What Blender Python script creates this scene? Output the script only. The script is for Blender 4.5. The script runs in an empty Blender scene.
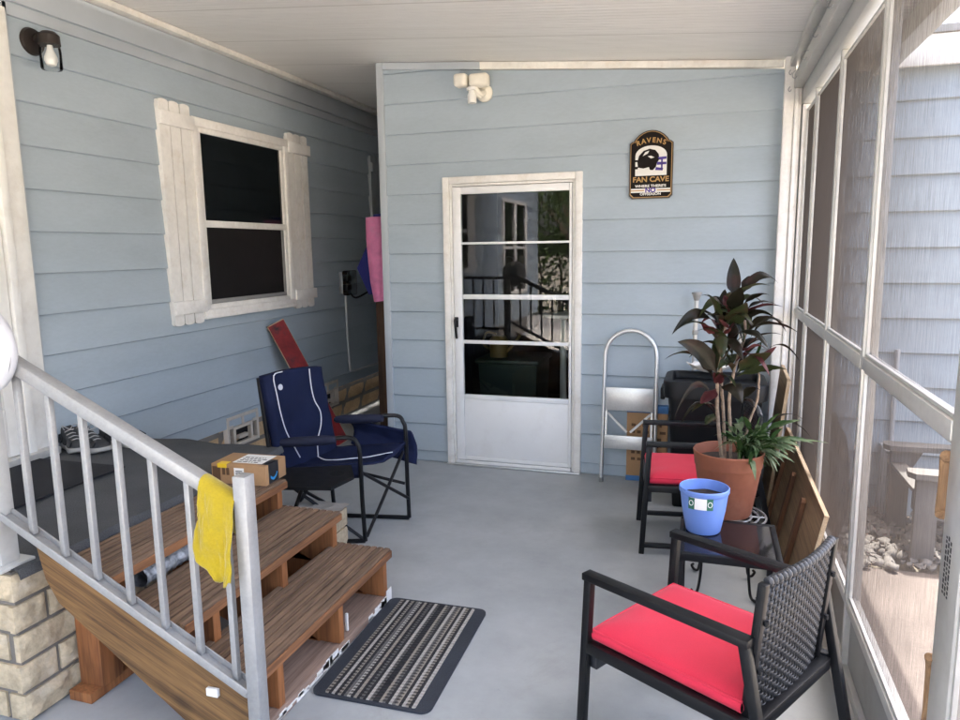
import bpy, bmesh, math, random
from mathutils import Vector, Matrix, noise
random.seed(7)
EXPOSURE = 4.05
PI = math.pi
V = Vector
sc = bpy.context.scene
COL = sc.collection

# ------------------------------------------------------------------ helpers
class MB:
    def __init__(s): s.bm = bmesh.new()
    def face(s, pts):
        vs = [s.bm.verts.new(V(p)) for p in pts]
        try: return s.bm.faces.new(vs)
        except ValueError: return None
    def _merge(s, b):
        me = bpy.data.meshes.new('tmp'); b.to_mesh(me); b.free(); s.bm.from_mesh(me); bpy.data.meshes.remove(me)
    def box(s, x0, x1, y0, y1, z0, z1, bev=0.0, seg=2, M=None):
        b = bmesh.new(); bmesh.ops.create_cube(b, size=1)
        for v in b.verts:
            v.co = V(((x0+x1)/2+v.co.x*(x1-x0), (y0+y1)/2+v.co.y*(y1-y0), (z0+z1)/2+v.co.z*(z1-z0)))
        if bev > 0: bmesh.ops.bevel(b, geom=b.edges[:], offset=bev, segments=seg, affect='EDGES', profile=.5)
        if M is not None: b.transform(M)
        s._merge(b); return s
    def bar(s, p, q, w, h, up=(0,0,1), bev=0.0):
        p, q = V(p), V(q); d = q-p; L = d.length; x = d.normalized(); u = V(up)
        y = u.cross(x)
        if y.length < 1e-4: y = V((0,1,0)).cross(x)
        y.normalize(); z = x.cross(y)
        M = Matrix((( x.x,y.x,z.x,p.x),(x.y,y.y,z.y,p.y),(x.z,y.z,z.z,p.z),(0,0,0,1)))
        return s.box(0, L, -w/2, w/2, -h/2, h/2, bev, 2, M)
    def tube(s, pts, r, n=10, closed=False, smooth=0):
        pts = [V(p) for p in pts]
        if smooth: pts = catmull(pts, smooth, closed)
        N = len(pts); R = r if isinstance(r, (list, tuple)) else [r]*N
        if len(R) != N: R = [R[0]+(R[-1]-R[0])*i/(N-1) for i in range(N)]
        rings = []; prev = None
        for i, p in enumerate(pts):
            if closed: t = pts[(i+1) % N]-pts[i-1]
            else: t = pts[min(i+1, N-1)]-pts[max(i-1, 0)]
            t.normalize()
            if prev is None:
                a = t.cross(V((0,0,1)))
                if a.length < .05: a = t.cross(V((1,0,0)))
            else: a = prev-t*prev.dot(t)
            a.normalize(); prev = a; b = t.cross(a)
            rings.append([s.bm.verts.new(p+R[i]*(math.cos(2*PI*k/n)*a+math.sin(2*PI*k/n)*b)) for k in range(n)])
        for i in range(N if closed else N-1):
            A, B = rings[i], rings[(i+1) % N]
            for k in range(n): s.bm.faces.new((A[k], A[(k+1) % n], B[(k+1) % n], B[k]))
        if not closed:
            s.bm.faces.new(rings[0][::-1]); s.bm.faces.new(rings[-1])
        return s
    def lathe(s, prof, c=(0,0,0), n=32, sx=1, sy=1):
        c = V(c); rings = []
        for r, z in prof:
            rings.append([s.bm.verts.new(c+V((r*sx*math.cos(2*PI*k/n), r*sy*math.sin(2*PI*k/n), z))) for k in range(n)])
        for A, B in zip(rings, rings[1:]):
            for k in range(n): s.bm.faces.new((A[k], A[(k+1) % n], B[(k+1) % n], B[k]))
        if prof[0][0] > 1e-4: s.bm.faces.new(rings[0][::-1])
        if prof[-1][0] > 1e-4: s.bm.faces.new(rings[-1])
        return s
    def prism(s, pts, off):
        off = V(off); a = [s.bm.verts.new(V(p)) for p in pts]; b = [s.bm.verts.new(V(p)+off) for p in pts]; n = len(pts)
        s.bm.faces.new(a[::-1]); s.bm.faces.new(b)
        for i in range(n): s.bm.faces.new((a[i], a[(i+1) % n], b[(i+1) % n], b[i]))
        return s
    def grid(s, f, nu, nv):
        vs = [[s.bm.verts.new(V(f(i/nu, j/nv))) for i in range(nu+1)] for j in range(nv+1)]
        for j in range(nv):
            for i in range(nu): s.bm.faces.new((vs[j][i], vs[j][i+1], vs[j+1][i+1], vs[j+1][i]))
        return s
    def build(s, name, mat, parent=None, smooth=True, world=True, recalc=True, ang=35):
        if recalc: bmesh.ops.recalc_face_normals(s.bm, faces=s.bm.faces[:])
        me = bpy.data.meshes.new(name); s.bm.to_mesh(me); s.bm.free()
        root = parent
        while root is not None and root.parent is not None: root = root.parent
        o = bpy.data.objects.new(name, me); COL.objects.link(o)
        if root is not None:
            if world: me.transform(Matrix.Translation(-root.location))
            o.parent = parent
        me.materials.append(mat)
        if smooth:
            me.polygons.foreach_set('use_smooth', [True]*len(me.polygons)); me.set_sharp_from_angle(angle=math.radians(ang))
        return o

def catmull(pts, k, closed=False):
    out = []; n = len(pts); m = n if closed else n-1
    for i in range(m):
        p1, p2 = pts[i], pts[(i+1) % n]
        p0 = pts[i-1] if (closed or i > 0) else p1
        p3 = pts[(i+2) % n] if (closed or i+2 < n) else p2
        for j in range(k):
            t = j/k
            out.append(.5*((2*p1)+(p2-p0)*t+(2*p0-5*p1+4*p2-p3)*t*t+(3*p1-p0-3*p2+p3)*t**3))
    if not closed: out.append(pts[-1])
    return out

def tag(o, label=None, cat=None, group=None, kind=None):
    if label: o['label'] = label
    if cat: o['category'] = cat
    if group: o['group'] = group
    if kind: o['kind'] = kind
    return o
def thing(name, label, cat, loc=(0,0,0), rz=0, group=None):
    o = bpy.data.objects.new(name, None); COL.objects.link(o); o.location = loc; o.rotation_euler = (0,0,rz)
    o.empty_display_size = .1
    return tag(o, label, cat, group)
def kids(o): return [c for c in bpy.data.objects if c.parent == o]
def copy_tree(o, parent=None):
    c = o.copy(); COL.objects.link(c); c.parent = parent
    for ch in kids(o): copy_tree(ch, c)
    return c

# ------------------------------------------------------------------ materials
MATS = {}
class NT:
    def __init__(s, name):
        s.m = bpy.data.materials.new(name); s.m.use_nodes = True; s.t = s.m.node_tree; s.t.nodes.clear()
        s.out = s.n('ShaderNodeOutputMaterial'); MATS[name] = s.m
    def n(s, t, **kw):
        nd = s.t.nodes.new(t)
        for k, v in kw.items(): setattr(nd, k, v)
        return nd
    def l(s, a, b): s.t.links.new(a, b)
def ramp(nt, src, stops):
    r = nt.n('ShaderNodeValToRGB'); e = r.color_ramp.elements
    while len(e) < len(stops): e.new(.5)
    for el, (p, c) in zip(e, stops): el.position = p; el.color = (*c, 1) if len(c) == 3 else c
    nt.l(src, r.inputs[0]); return r.outputs[0]
def coords(nt, scale=(1,1,1), rot=(0,0,0)):
    t = nt.n('ShaderNodeTexCoord'); m = nt.n('ShaderNodeMapping'); m.inputs['Scale'].default_value = scale; m.inputs['Rotation'].default_value = rot
    nt.l(t.outputs['Object'], m.inputs[0]); return m.outputs[0]
def mulc(c, k): return tuple(max(0, min(1, x*k)) for x in c)
def nz(nt, vec, scale, detail=4, rough=.55, dist=0):
    n = nt.n('ShaderNodeTexNoise'); n.inputs['Scale'].default_value = scale; n.inputs['Detail'].default_value = detail
    n.inputs['Roughness'].default_value = rough; n.inputs['Distortion'].default_value = dist
    nt.l(vec, n.inputs['Vector']); return n.outputs['Fac']
def mixc(nt, fac, a, b, mode='MIX'):
    m = nt.n('ShaderNodeMix', data_type='RGBA', blend_type=mode)
    if isinstance(fac, (int, float)): m.inputs[0].default_value = fac
    else: nt.l(fac, m.inputs[0])
    for i, x in ((6, a), (7, b)):
        if isinstance(x, tuple): m.inputs[i].default_value = (*x, 1)
        else: nt.l(x, m.inputs[i])
    return m.outputs[2]
def mat(name, base, rough=.6, metal=0, var=.12, vscale=3, fine=.0, fscale=60, bump=0, bscale=80, stretch=(1,1,1), rot=(0,0,0), spec=.5, dirt=None, dscale=2, damt=.5, coat=0, sheen=0):
    if name in MATS: return MATS[name]
    nt = NT(name); b = nt.n('ShaderNodeBsdfPrincipled'); nt.l(b.outputs[0], nt.out.inputs[0])
    v = coords(nt, stretch, rot)
    c = ramp(nt, nz(nt, v, vscale), [(.3, mulc(base, 1-var)), (.7, mulc(base, 1+var))])
    if fine: c = mixc(nt, 1.0, c, ramp(nt, nz(nt, v, fscale, 3), [(.3, (1-fine,)*3), (.7, (1,)*3)]), 'MULTIPLY')
    if dirt:
        d = ramp(nt, nz(nt, v, dscale, 8, .7), [(.52, (0,0,0)), (.72, (damt,)*3)])
        c = mixc(nt, d, c, dirt)
    nt.l(c, b.inputs['Base Color'])
    b.inputs['Metallic'].default_value = metal; b.inputs['Specular IOR Level'].default_value = spec
    if coat: b.inputs['Coat Weight'].default_value = coat
    if sheen: b.inputs['Sheen Weight'].default_value = sheen
    r = nt.n('ShaderNodeMapRange'); r.inputs[3].default_value = max(.02, rough-.08); r.inputs[4].default_value = min(1, rough+.08)
    nt.l(nz(nt, v, vscale*4), r.inputs[0]); nt.l(r.outputs[0], b.inputs['Roughness'])
    if bump:
        bn = nt.n('ShaderNodeBump'); bn.inputs['Strength'].default_value = bump; bn.inputs['Distance'].default_value = .004
        nt.l(nz(nt, v, bscale, 5), bn.inputs['Height']); nt.l(bn.outputs[0], b.inputs['Normal'])
    return nt.m
def wood(name, dark, light, along='Y', rot=(0,0,0), ring=28, rough=.75, knots=True, bump=.35):
    if name in MATS: return MATS[name]
    nt = NT(name); b = nt.n('ShaderNodeBsdfPrincipled'); nt.l(b.outputs[0], nt.out.inputs[0])
    sc_ = {'X': (.035,1,1), 'Y': (1,.035,1), 'Z': (1,1,.05)}[along]
    v0 = coords(nt, (1,1,1), rot)
    m = nt.n('ShaderNodeMapping'); m.inputs['Scale'].default_value = sc_; nt.l(v0, m.inputs[0]); v = m.outputs[0]
    g = nz(nt, v, ring, 6, .65, .6); g2 = nz(nt, v, ring*5, 3, .6)
    c = ramp(nt, g, [(.28, dark), (.5, mulc(light, .8)), (.72, light)])
    c = mixc(nt, 1.0, c, ramp(nt, g2, [(.3, (.62,)*3), (.65, (1,)*3)]), 'MULTIPLY')
    if knots:
        w = nt.n('ShaderNodeTexVoronoi'); w.inputs['Scale'].default_value = 5; m2 = nt.n('ShaderNodeMapping'); m2.inputs['Scale'].default_value = {'X': (.4,1,1), 'Y': (1,.4,1), 'Z': (1,1,.4)}[along]
        nt.l(v0, m2.inputs[0]); nt.l(m2.outputs[0], w.inputs['Vector'])
        c = mixc(nt, ramp(nt, w.outputs['Distance'], [(.07, (.8,)*3), (.14, (0,0,0))]), c, mulc(dark, .4))
    big = ramp(nt, nz(nt, v0, 4, 3), [(.3, (.78,)*3), (.7, (1.0,)*3)])
    c = mixc(nt, 1.0, c, big, 'MULTIPLY')
    nt.l(c, b.inputs['Base Color']); b.inputs['Roughness'].default_value = rough
    bn = nt.n('ShaderNodeBump'); bn.inputs['Strength'].default_value = bump; bn.inputs['Distance'].default_value = .002
    nt.l(g, bn.inputs['Height']); nt.l(bn.outputs[0], b.inputs['Normal'])
    return nt.m
def glass(name, ior=1.75, tint=(.9,.95,.93)):
    nt = NT(name); fr = nt.n('ShaderNodeFresnel'); fr.inputs[0].default_value = ior
    g = nt.n('ShaderNodeBsdfGlossy'); g.inputs['Roughness'].default_value = .01
    t = nt.n('ShaderNodeBsdfTransparent'); t.inputs[0].default_value = (*tint, 1)
    mx = nt.n('ShaderNodeMixShader'); nt.l(fr.outputs[0], mx.inputs[0]); nt.l(t.outputs[0], mx.inputs[1]); nt.l(g.outputs[0], mx.inputs[2])
    nt.l(mx.outputs[0], nt.out.inputs[0]); return nt.m
def screen_mat(name, k=.15, col=(.072,.061,.053)):
    # woven insect mesh: the open share of a square weave falls with the angle it is crossed at
    nt = NT(name)
    ge = nt.n('ShaderNodeNewGeometry'); dt = nt.n('ShaderNodeVectorMath', operation='DOT_PRODUCT')
    nt.l(ge.outputs['Incoming'], dt.inputs[0]); nt.l(ge.outputs['Normal'], dt.inputs[1])
    ab = nt.n('ShaderNodeMath', operation='ABSOLUTE'); nt.l(dt.outputs['Value'], ab.inputs[0])
    v = coords(nt, (1, 60, 3)); st = nz(nt, v, 3.0, 5, .7)
    kk = nt.n('ShaderNodeMapRange'); kk.inputs[1].default_value = .3; kk.inputs[2].default_value = .7
    kk.inputs[3].default_value = k*.75; kk.inputs[4].default_value = k*1.25; nt.l(st, kk.inputs[0])
    dv = nt.n('ShaderNodeMath', operation='DIVIDE'); nt.l(kk.outputs[0], dv.inputs[0]); nt.l(ab.outputs[0], dv.inputs[1])
    su = nt.n('ShaderNodeMath', operation='SUBTRACT', use_clamp=True); su.inputs[0].default_value = 1; nt.l(dv.outputs[0], su.inputs[1])
    mu = nt.n('ShaderNodeMath', operation='MULTIPLY'); nt.l(su.outputs[0], mu.inputs[0]); mu.inputs[1].default_value = 1-k
    d = nt.n('ShaderNodeBsdfDiffuse'); nt.l(ramp(nt, st, [(.3, mulc(col, .8)), (.7, mulc(col, 1.25))]), d.inputs[0])
    tl = nt.n('ShaderNodeBsdfTranslucent'); tl.inputs[0].default_value = (*col, 1)
    dm = nt.n('ShaderNodeMixShader'); dm.inputs[0].default_value = .35; nt.l(d.outputs[0], dm.inputs[1]); nt.l(tl.outputs[0], dm.inputs[2])
    t = nt.n('ShaderNodeBsdfTransparent'); mx = nt.n('ShaderNodeMixShader'); nt.l(mu.outputs[0], mx.inputs[0]); nt.l(dm.outputs[0], mx.inputs[1]); nt.l(t.outputs[0], mx.inputs[2])
    nt.l(mx.outputs[0], nt.out.inputs[0]); return nt.m

SIDING = mat('siding_paint', (.37,.435,.485), .62, var=.05, vscale=1.6, fine=.05, fscale=30, bump=.10, bscale=120, stretch=(1,1,3), dirt=(.27,.32,.35), dscale=1.3, damt=.35)
SIDING_TRIM = mat('trim_blue_paint', (.40,.44,.475), .55, var=.06, vscale=4, bump=.05)
WHITE = mat('white_paint', (.78,.77,.73), .45, var=.05, vscale=5, fine=.06, fscale=25, dirt=(.55,.50,.42), dscale=6, damt=.45)
WHITE_OLD = mat('weathered_white', (.82,.80,.76), .5, var=.05, vscale=9, fine=.08, fscale=40, dirt=(.55,.48,.38), dscale=11, damt=.4)
DOOR_WHITE = mat('door_white', (.80,.80,.79), .35, var=.03, vscale=3, dirt=(.62,.60,.56), dscale=5, damt=.3)
CREAM = mat('cream_trim', (.80,.78,.72), .55, var=.1, vscale=6, fine=.12, fscale=30, dirt=(.60,.52,.40), dscale=7, damt=.5)
ALU = mat('white_aluminium', (.56,.555,.53), .38, .25, var=.07, vscale=5, fine=.06, fscale=40, dirt=(.40,.38,.34), dscale=8, damt=.5)
ALU_BARE = mat('bare_aluminium', (.70,.70,.69), .36, .75, var=.07, vscale=8, fine=.1, fscale=120, bump=.03, bscale=200)
RAIL = mat('rail_aluminium', (.38,.38,.375), .42, .35, var=.1, vscale=6, fine=.12, fscale=90, dirt=(.42,.40,.36), dscale=10, damt=.5)
BLACK = mat('black_paint', (.006,.0065,.008), .42, spec=.3, var=.25, vscale=6, fine=.2, fscale=60)
BLACK_DULL = mat('black_dull', (.008,.0085,.010), .6, spec=.3, var=.25, vscale=6, fine=.15, fscale=50)
BLACK_PLASTIC = mat('black_plastic', (.006,.0065,.0075), .5, spec=.28, var=.2, vscale=5, bump=.05, bscale=160)
WICKER = mat('grey_wicker', (.026,.0275,.032), .45, var=.3, vscale=30, fine=.2, fscale=160)
WICKER_EDGE = mat('wicker_edge', (.045,.048,.054), .45, var=.25, vscale=40)
RED = mat('red_cushion', (.66,.030,.068), .8, spec=.25, sheen=.12, var=.06, vscale=4, fine=.08, fscale=260, bump=.12, bscale=400)
RED_PAINT = mat('red_paint', (.20,.009,.010), .55, var=.35, vscale=6, fine=.3, fscale=25, spec=.25, dirt=(.02,.012,.015), dscale=6, damt=.95)
NAVY = mat('navy_canvas', (.007,.012,.043), .8, spec=.2, var=.18, vscale=7, fine=.15, fscale=200, bump=.35, bscale=26)
NAVY_DARK = mat('navy_pad', (.005,.008,.028), .8, var=.2, vscale=8, bump=.3, bscale=30)
PIPING = mat('white_piping', (.6,.62,.68), .6, var=.05)
BLUE_POT = mat('blue_pot', (.155,.27,.66), .42, var=.05, vscale=4)
TERRA = mat('terracotta', (.25,.080,.040), .62, var=.12, vscale=6, fine=.1, fscale=50, dirt=(.30,.15,.10), dscale=6, damt=.4)
SOIL = mat('soil', (.022,.015,.011), .95, var=.4, vscale=40, bump=1, bscale=60)
CARD = mat('cardboard', (.37,.215,.105), .8, var=.07, vscale=5, fine=.08, fscale=80)
CARD_DARK = mat('cardboard_print', (.10,.05,.022), .8, var=.1)
PAPER = mat('white_paper', (.78,.78,.76), .6, var=.03)
INK = mat('black_ink', (.015,.015,.018), .5, var=.1)
BLUE_INK = mat('blue_ink', (.02,.22,.5), .5, var=.1)
YEL_TAPE = mat('yellow_tape', (.75,.50,.02), .4, var=.1)
CLOTH_Y = mat('yellow_cloth', (.40,.295,.004), .9, var=.1, vscale=8, fine=.15, fscale=180, bump=.5, bscale=160, dirt=(.17,.15,.02), dscale=9, damt=.6, sheen=.3)
CARPET = mat('grey_carpet', (.088,.092,.098), .95, var=.15, vscale=6, fine=.55, fscale=260, bump=.8, bscale=260)
CARPET_BLACK = mat('black_mat', (.013,.013,.017), .95, var=.15, vscale=6, fine=.3, fscale=260, bump=.5, bscale=260)
BAG = mat('white_bag', (.60,.60,.62), .45, var=.03, vscale=10, bump=.3, bscale=14)
PINK = mat('pink_foam', (.86,.26,.50), .7, var=.12, vscale=9, fine=.12, fscale=30, dirt=(.8,.45,.6), dscale=6, damt=.6)
BLUE_FOAM = mat('blue_foam', (.008,.012,.16), .7, var=.1)
SHUTTER_SHADED = mat('shaded_shutter', (.30,.33,.36), .6, var=.1)  # grey puts the passage darkness into the far shutter's colour
STEEL = mat('galvanised', (.45,.46,.47), .4, .7, var=.15, vscale=20, fine=.15, fscale=60)
BROWN_POST = wood('brown_post', (.05,.024,.012), (.12,.06,.03), 'Z')
PLY = wood('plywood', (.26,.15,.075), (.40,.26,.14), 'Y', ring=14, knots=False, bump=.15)
PLY_EDGE = wood('plywood_edge', (.50,.34,.19), (.62,.46,.29), 'Y', ring=60, knots=False)
PLY_RED = wood('batten', (.13,.055,.025), (.24,.105,.045), 'Z', ring=16)
TREAD = wood('tread_weathered', (.048,.028,.018), (.29,.183,.115), 'Y', ring=60, rough=.85, knots=False, bump=.8)
TREAD_EDGE = wood('tread_stained', (.15,.055,.021), (.38,.165,.066), 'Y', ring=30)
STRINGER = wood('stringer_wood', (.070,.030,.010), (.30,.160,.055), 'X', rot=(0, -.44, 0), ring=42)
ORANGE_WOOD = wood('support_wood', (.17,.050,.013), (.42,.160,.050), 'Z', ring=20)
BASE_WOOD = wood('base_plank_wood', (.16,.09,.06), (.42,.29,.22), 'Y', ring=35)
HANDLE_WOOD = wood('handle_wood', (.25,.13,.06), (.45,.27,.14), 'Z', ring=30, knots=False)
BLOCK = mat('split_block', (.56,.46,.31), .9, var=.18, vscale=9, fine=.3, fscale=50, bump=1, bscale=45, dirt=(.58,.52,.42), dscale=8, damt=.6)
BRICK = mat('skirting_brick', (.50,.345,.19), .9, var=.2, vscale=7, fine=.25, fscale=60, bump=.7, bscale=70)
MORTAR = mat('mortar', (.17,.155,.135), .95, var=.2, vscale=10, bump=.5, bscale=90)
VENT = mat('vent_block', (.52,.47,.40), .85, var=.15, vscale=14)
GLASS = glass('door_glass', 1.58)
LAMP_GLASS = glass('lamp_glass', 1.3, (.90,.91,.91))
PANE_DARK = mat('window_glass', (.006,.008,.009), .06, var=.3, vscale=3, spec=.6)
MESH_DARK = mat('window_mesh', (.012,.011,.011), .55, var=.2, vscale=3, spec=.25)
TABLE_GLASS = mat('smoked_glass', (.012,.010,.012), .06, var=.1, spec=.6)
SCREEN = screen_mat('insect_mesh')
KICK = mat('kick_panel', (.30,.30,.29), .5, .2, var=.08, vscale=4, dirt=(.2,.18,.15), dscale=5, damt=.5)
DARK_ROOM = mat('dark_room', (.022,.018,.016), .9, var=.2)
BULB = mat('frosted_bulb', (.75,.75,.72), .35, var=.02)
BRONZE = mat('dark_bronze', (.022,.016,.013), .45, .3, var=.2)
LIGHT_CREAM = mat('cream_plastic', (.76,.72,.62), .45, var=.06, vscale=20)
SIGN_BLACK = mat('sign_black', (.008,.005,.004), .6, spec=.15, var=.2)
SIGN_GOLD = mat('sign_gold', (.40,.23,.07), .5, var=.1)
SIGN_WHITE = mat('sign_white', (.72,.70,.66), .5, var=.03)
SIGN_PURPLE = mat('sign_purple', (.06,.03,.25), .5, var=.1)
SIGN_FRAME = mat('sign_frame', (.05,.04,.03), .5, var=.2)
SHOE_WHITE = mat('shoe_sole', (.34,.335,.32), .6, var=.1, vscale=30)
SHOE_GREY = mat('shoe_mesh', (.045,.047,.05), .8, var=.2, vscale=60)
SHOE_BLACK = mat('shoe_black', (.02,.02,.023), .7, var=.2)
GREEN_TOTE = mat('green_tote', (.006,.018,.011), .5, var=.2)
YEL = mat('yellow_plastic', (.12,.08,.02), .5, var=.1)
ADIR = mat('grey_plastic_wood', (.13,.125,.12), .6, var=.15, vscale=8)
UTIL = mat('utility_grey', (.45,.47,.49), .5, .2, var=.06)
BARK = mat('bark', (.10,.075,.05), .95, var=.3, vscale=8, bump=1, bscale=20, stretch=(1,1,.3))
STEM = mat('plant_stem', (.34,.25,.18), .8, var=.25, vscale=25, fine=.3, fscale=60, bump=.8, bscale=70, stretch=(1,1,2))

def floor_material():
    nt = NT('painted_concrete'); b = nt.n('ShaderNodeBsdfPrincipled'); nt.l(b.outputs[0], nt.out.inputs[0]); v = coords(nt)
    c = ramp(nt, nz(nt, v, 1.1, 6, .6), [(.3, (.30,.325,.335)), (.7, (.39,.412,.42))])
    c = mixc(nt, 1.0, c, ramp(nt, nz(nt, v, 5, 7, .7), [(.3, (.84,)*3), (.65, (1,)*3)]), 'MULTIPLY')
    c = mixc(nt, ramp(nt, nz(nt, v, 9, 8, .75), [(.63, (0,0,0)), (.74, (.45,)*3)]), c, (.14,.15,.145))
    c = mixc(nt, ramp(nt, nz(nt, v, 3.3, 10, .8), [(.66, (0,0,0)), (.72, (.3,)*3)]), c, (.38,.40,.40))
    c = mixc(nt, ramp(nt, nz(nt, v, 1.7, 12, .78, .8), [(.56, (0,0,0)), (.70, (.5,)*3)]), c, (.24,.245,.235))
    c = mixc(nt, ramp(nt, nz(nt, v, 26, 8, .8), [(.66, (0,0,0)), (.72, (.55,)*3)]), c, (.15,.145,.13))
    nt.l(c, b.inputs['Base Color'])
    r = nt.n('ShaderNodeMapRange'); r.inputs[3].default_value = .38; r.inputs[4].default_value = .65; nt.l(nz(nt, v, 2.4, 6), r.inputs[0]); nt.l(r.outputs[0], b.inputs['Roughness'])
    bn = nt.n('ShaderNodeBump'); bn.inputs['Strength'].default_value = .12; bn.inputs['Distance'].default_value = .004; nt.l(nz(nt, v, 45, 6, .7), bn.inputs['Height']); nt.l(bn.outputs[0], b.inputs['Normal'])
    return nt.m
FLOOR = floor_material()
def ceiling_material():
    nt = NT('ribbed_roof_pan'); b = nt.n('ShaderNodeBsdfPrincipled'); nt.l(b.outputs[0], nt.out.inputs[0]); v = coords(nt)
    sx = nt.n('ShaderNodeSeparateXYZ'); nt.l(v, sx.inputs[0])
    m = nt.n('ShaderNodeMath', operation='MULTIPLY'); nt.l(sx.outputs[1], m.inputs[0]); m.inputs[1].default_value = 2*PI/.045
    s = nt.n('ShaderNodeMath', operation='SINE'); nt.l(m.outputs[0], s.inputs[0])
    h = ramp(nt, s.outputs[0], [(.0, (0,0,0)), (.35, (1,1,1))])
    st = nt.n('ShaderNodeMapping'); st.inputs['Scale'].default_value = (.35, 6, 1); nt.l(v, st.inputs[0])
    c = ramp(nt, nz(nt, st.outputs[0], 2.5, 6, .65), [(.3, (.76,.745,.71)), (.7, (.83,.815,.785))])
    c = mixc(nt, ramp(nt, nz(nt, v, 2.2, 9, .75), [(.60, (0,0,0)), (.80, (.35,)*3)]), c, (.62,.57,.50))
    jm = nt.n('ShaderNodeMath', operation='PINGPONG'); nt.l(sx.outputs[1], jm.inputs[0]); jm.inputs[1].default_value = .305
    c = mixc(nt, ramp(nt, jm.outputs[0], [(.000, (.75,)*3), (.006, (0,0,0))]), c, (.34,.31,.27))
    nt.l(c, b.inputs['Base Color']); b.inputs['Roughness'].default_value = .45
    bn = nt.n('ShaderNodeBump'); bn.inputs['Strength'].default_value = 1.0; bn.inputs['Distance'].default_value = .008; nt.l(h, bn.inputs['Height']); nt.l(bn.outputs[0], b.inputs['Normal'])
    return nt.m
CEIL = ceiling_material()
def ground_material(name, a, b_, sc_=3, bump=.3):
    return mat(name, a, .9, var=.18, vscale=sc_, fine=.2, fscale=60, bump=bump, bscale=70, dirt=b_, dscale=2.2, damt=.6)
PAVE = ground_material('path_concrete', (.13,.110,.100), (.09,.076,.068))
BOUNCE = ground_material('bounce_concrete', (.52,.49,.45), (.42,.39,.35))  # pale, for the unseen slab that reflects sunlight into the porch
GROUND = ground_material('sandy_ground', (.26,.23,.18), (.13,.15,.08), 1.2, .8)
PEBBLE = mat('pebbles', (.16,.15,.14), .85, var=.35, vscale=14)
def mat_stripes():
    nt = NT('striped_rug'); b = nt.n('ShaderNodeBsdfPrincipled'); nt.l(b.outputs[0], nt.out.inputs[0]); v = coords(nt)
    sx = nt.n('ShaderNodeSeparateXYZ'); nt.l(v, sx.inputs[0])
    r = nt.n('ShaderNodeValToRGB'); r.color_ramp.interpolation = 'CONSTANT'
    mr = nt.n('ShaderNodeMapRange'); mr.inputs[1].default_value = -.165; mr.inputs[2].default_value = .165; nt.l(sx.outputs[0], mr.inputs[0])
    nt.l(mr.outputs[0], r.inputs[0])
    K, G, T, W = (.014,.014,.017), (.13,.125,.12), (.30,.27,.23), (.42,.40,.37)
    seq = [T,K,W,K,T,K,G,W,K,T,K,G,K,W,G,K,K,T,G,K,W,G,T,K,W,T,K,W]
    e = r.color_ramp.elements
    while len(e) < len(seq): e.new(.5)
    for i, c in enumerate(seq): e[i].position = i/len(seq); e[i].color = (*c, 1)
    ck = nt.n('ShaderNodeMath', operation='MULTIPLY'); nt.l(sx.outputs[1], ck.inputs[0]); ck.inputs[1].default_value = 2*PI/.017
    s = nt.n('ShaderNodeMath', operation='SINE'); nt.l(ck.outputs[0], s.inputs[0])
    d = ramp(nt, s.outputs[0], [(.25, (.12,)*3), (.5, (1,)*3)])
    # dashes only where the yarn is light; solid bars keep their colour
    sel = nt.n('ShaderNodeMath', operation='SINE'); m2 = nt.n('ShaderNodeMath', operation='MULTIPLY'); nt.l(sx.outputs[0], m2.inputs[0]); m2.inputs[1].default_value = 150; nt.l(m2.outputs[0], sel.inputs[0])
    f = ramp(nt, sel.outputs[0], [(.35, (.15,)*3), (.6, (.85,)*3)])
    c = mixc(nt, f, r.outputs[0], mixc(nt, 1.0, r.outputs[0], d, 'MULTIPLY'))
    c = mixc(nt, 1.0, c, ramp(nt, nz(nt, v, 350, 2), [(.3, (.7,)*3), (.7, (1.1,)*3)]), 'MULTIPLY')
    nt.l(c, b.inputs['Base Color']); b.inputs['Roughness'].default_value = .95
    bn = nt.n('ShaderNodeBump'); bn.inputs['Strength'].default_value = .6; bn.inputs['Distance'].default_value = .003; nt.l(s.outputs[0], bn.inputs['Height']); nt.l(bn.outputs[0], b.inputs['Normal'])
    return nt.m
RUG = mat_stripes()
RUG_EDGE = mat('rug_border', (.030,.036,.048), .95, var=.15, vscale=8, fine=.4, fscale=300, bump=.4, bscale=300)
def leaf_mat(name, a, b_, c_, rough=.32):
    nt = NT(name); b = nt.n('ShaderNodeBsdfPrincipled'); v = coords(nt)
    c = ramp(nt, nz(nt, v, 11, 4, .6), [(.28, a), (.5, b_), (.74, c_)])
    nt.l(c, b.inputs['Base Color']); b.inputs['Roughness'].default_value = rough; b.inputs['Specular IOR Level'].default_value = .22
    tl = nt.n('ShaderNodeBsdfTranslucent'); nt.l(c, tl.inputs[0]); mx = nt.n('ShaderNodeMixShader'); mx.inputs[0].default_value = .2
    nt.l(b.outputs[0], mx.inputs[1]); nt.l(tl.outputs[0], mx.inputs[2]); nt.l(mx.outputs[0], nt.out.inputs[0]); return nt.m
LEAF_DARK = leaf_mat('cordyline_dark', (.007,.009,.005), (.018,.016,.010), (.045,.018,.016), .36)
LEAF_GREEN = leaf_mat('cordyline_green', (.014,.022,.008), (.032,.042,.016), (.075,.038,.025), .36)
LEAF_RED = leaf_mat('cordyline_red', (.030,.008,.009), (.080,.020,.022), (.20,.07,.07), .4)
LEAF_FRESH = leaf_mat('fresh_leaf', (.018,.042,.013), (.035,.075,.022), (.10,.15,.065), .45)
LEAF_PALE = leaf_mat('variegated_leaf', (.07,.11,.05), (.14,.19,.10), (.30,.34,.22), .5)
LEAF_TREE = leaf_mat('tree_leaf', (.025,.045,.012), (.05,.085,.022), (.10,.13,.04), .5)

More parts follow.
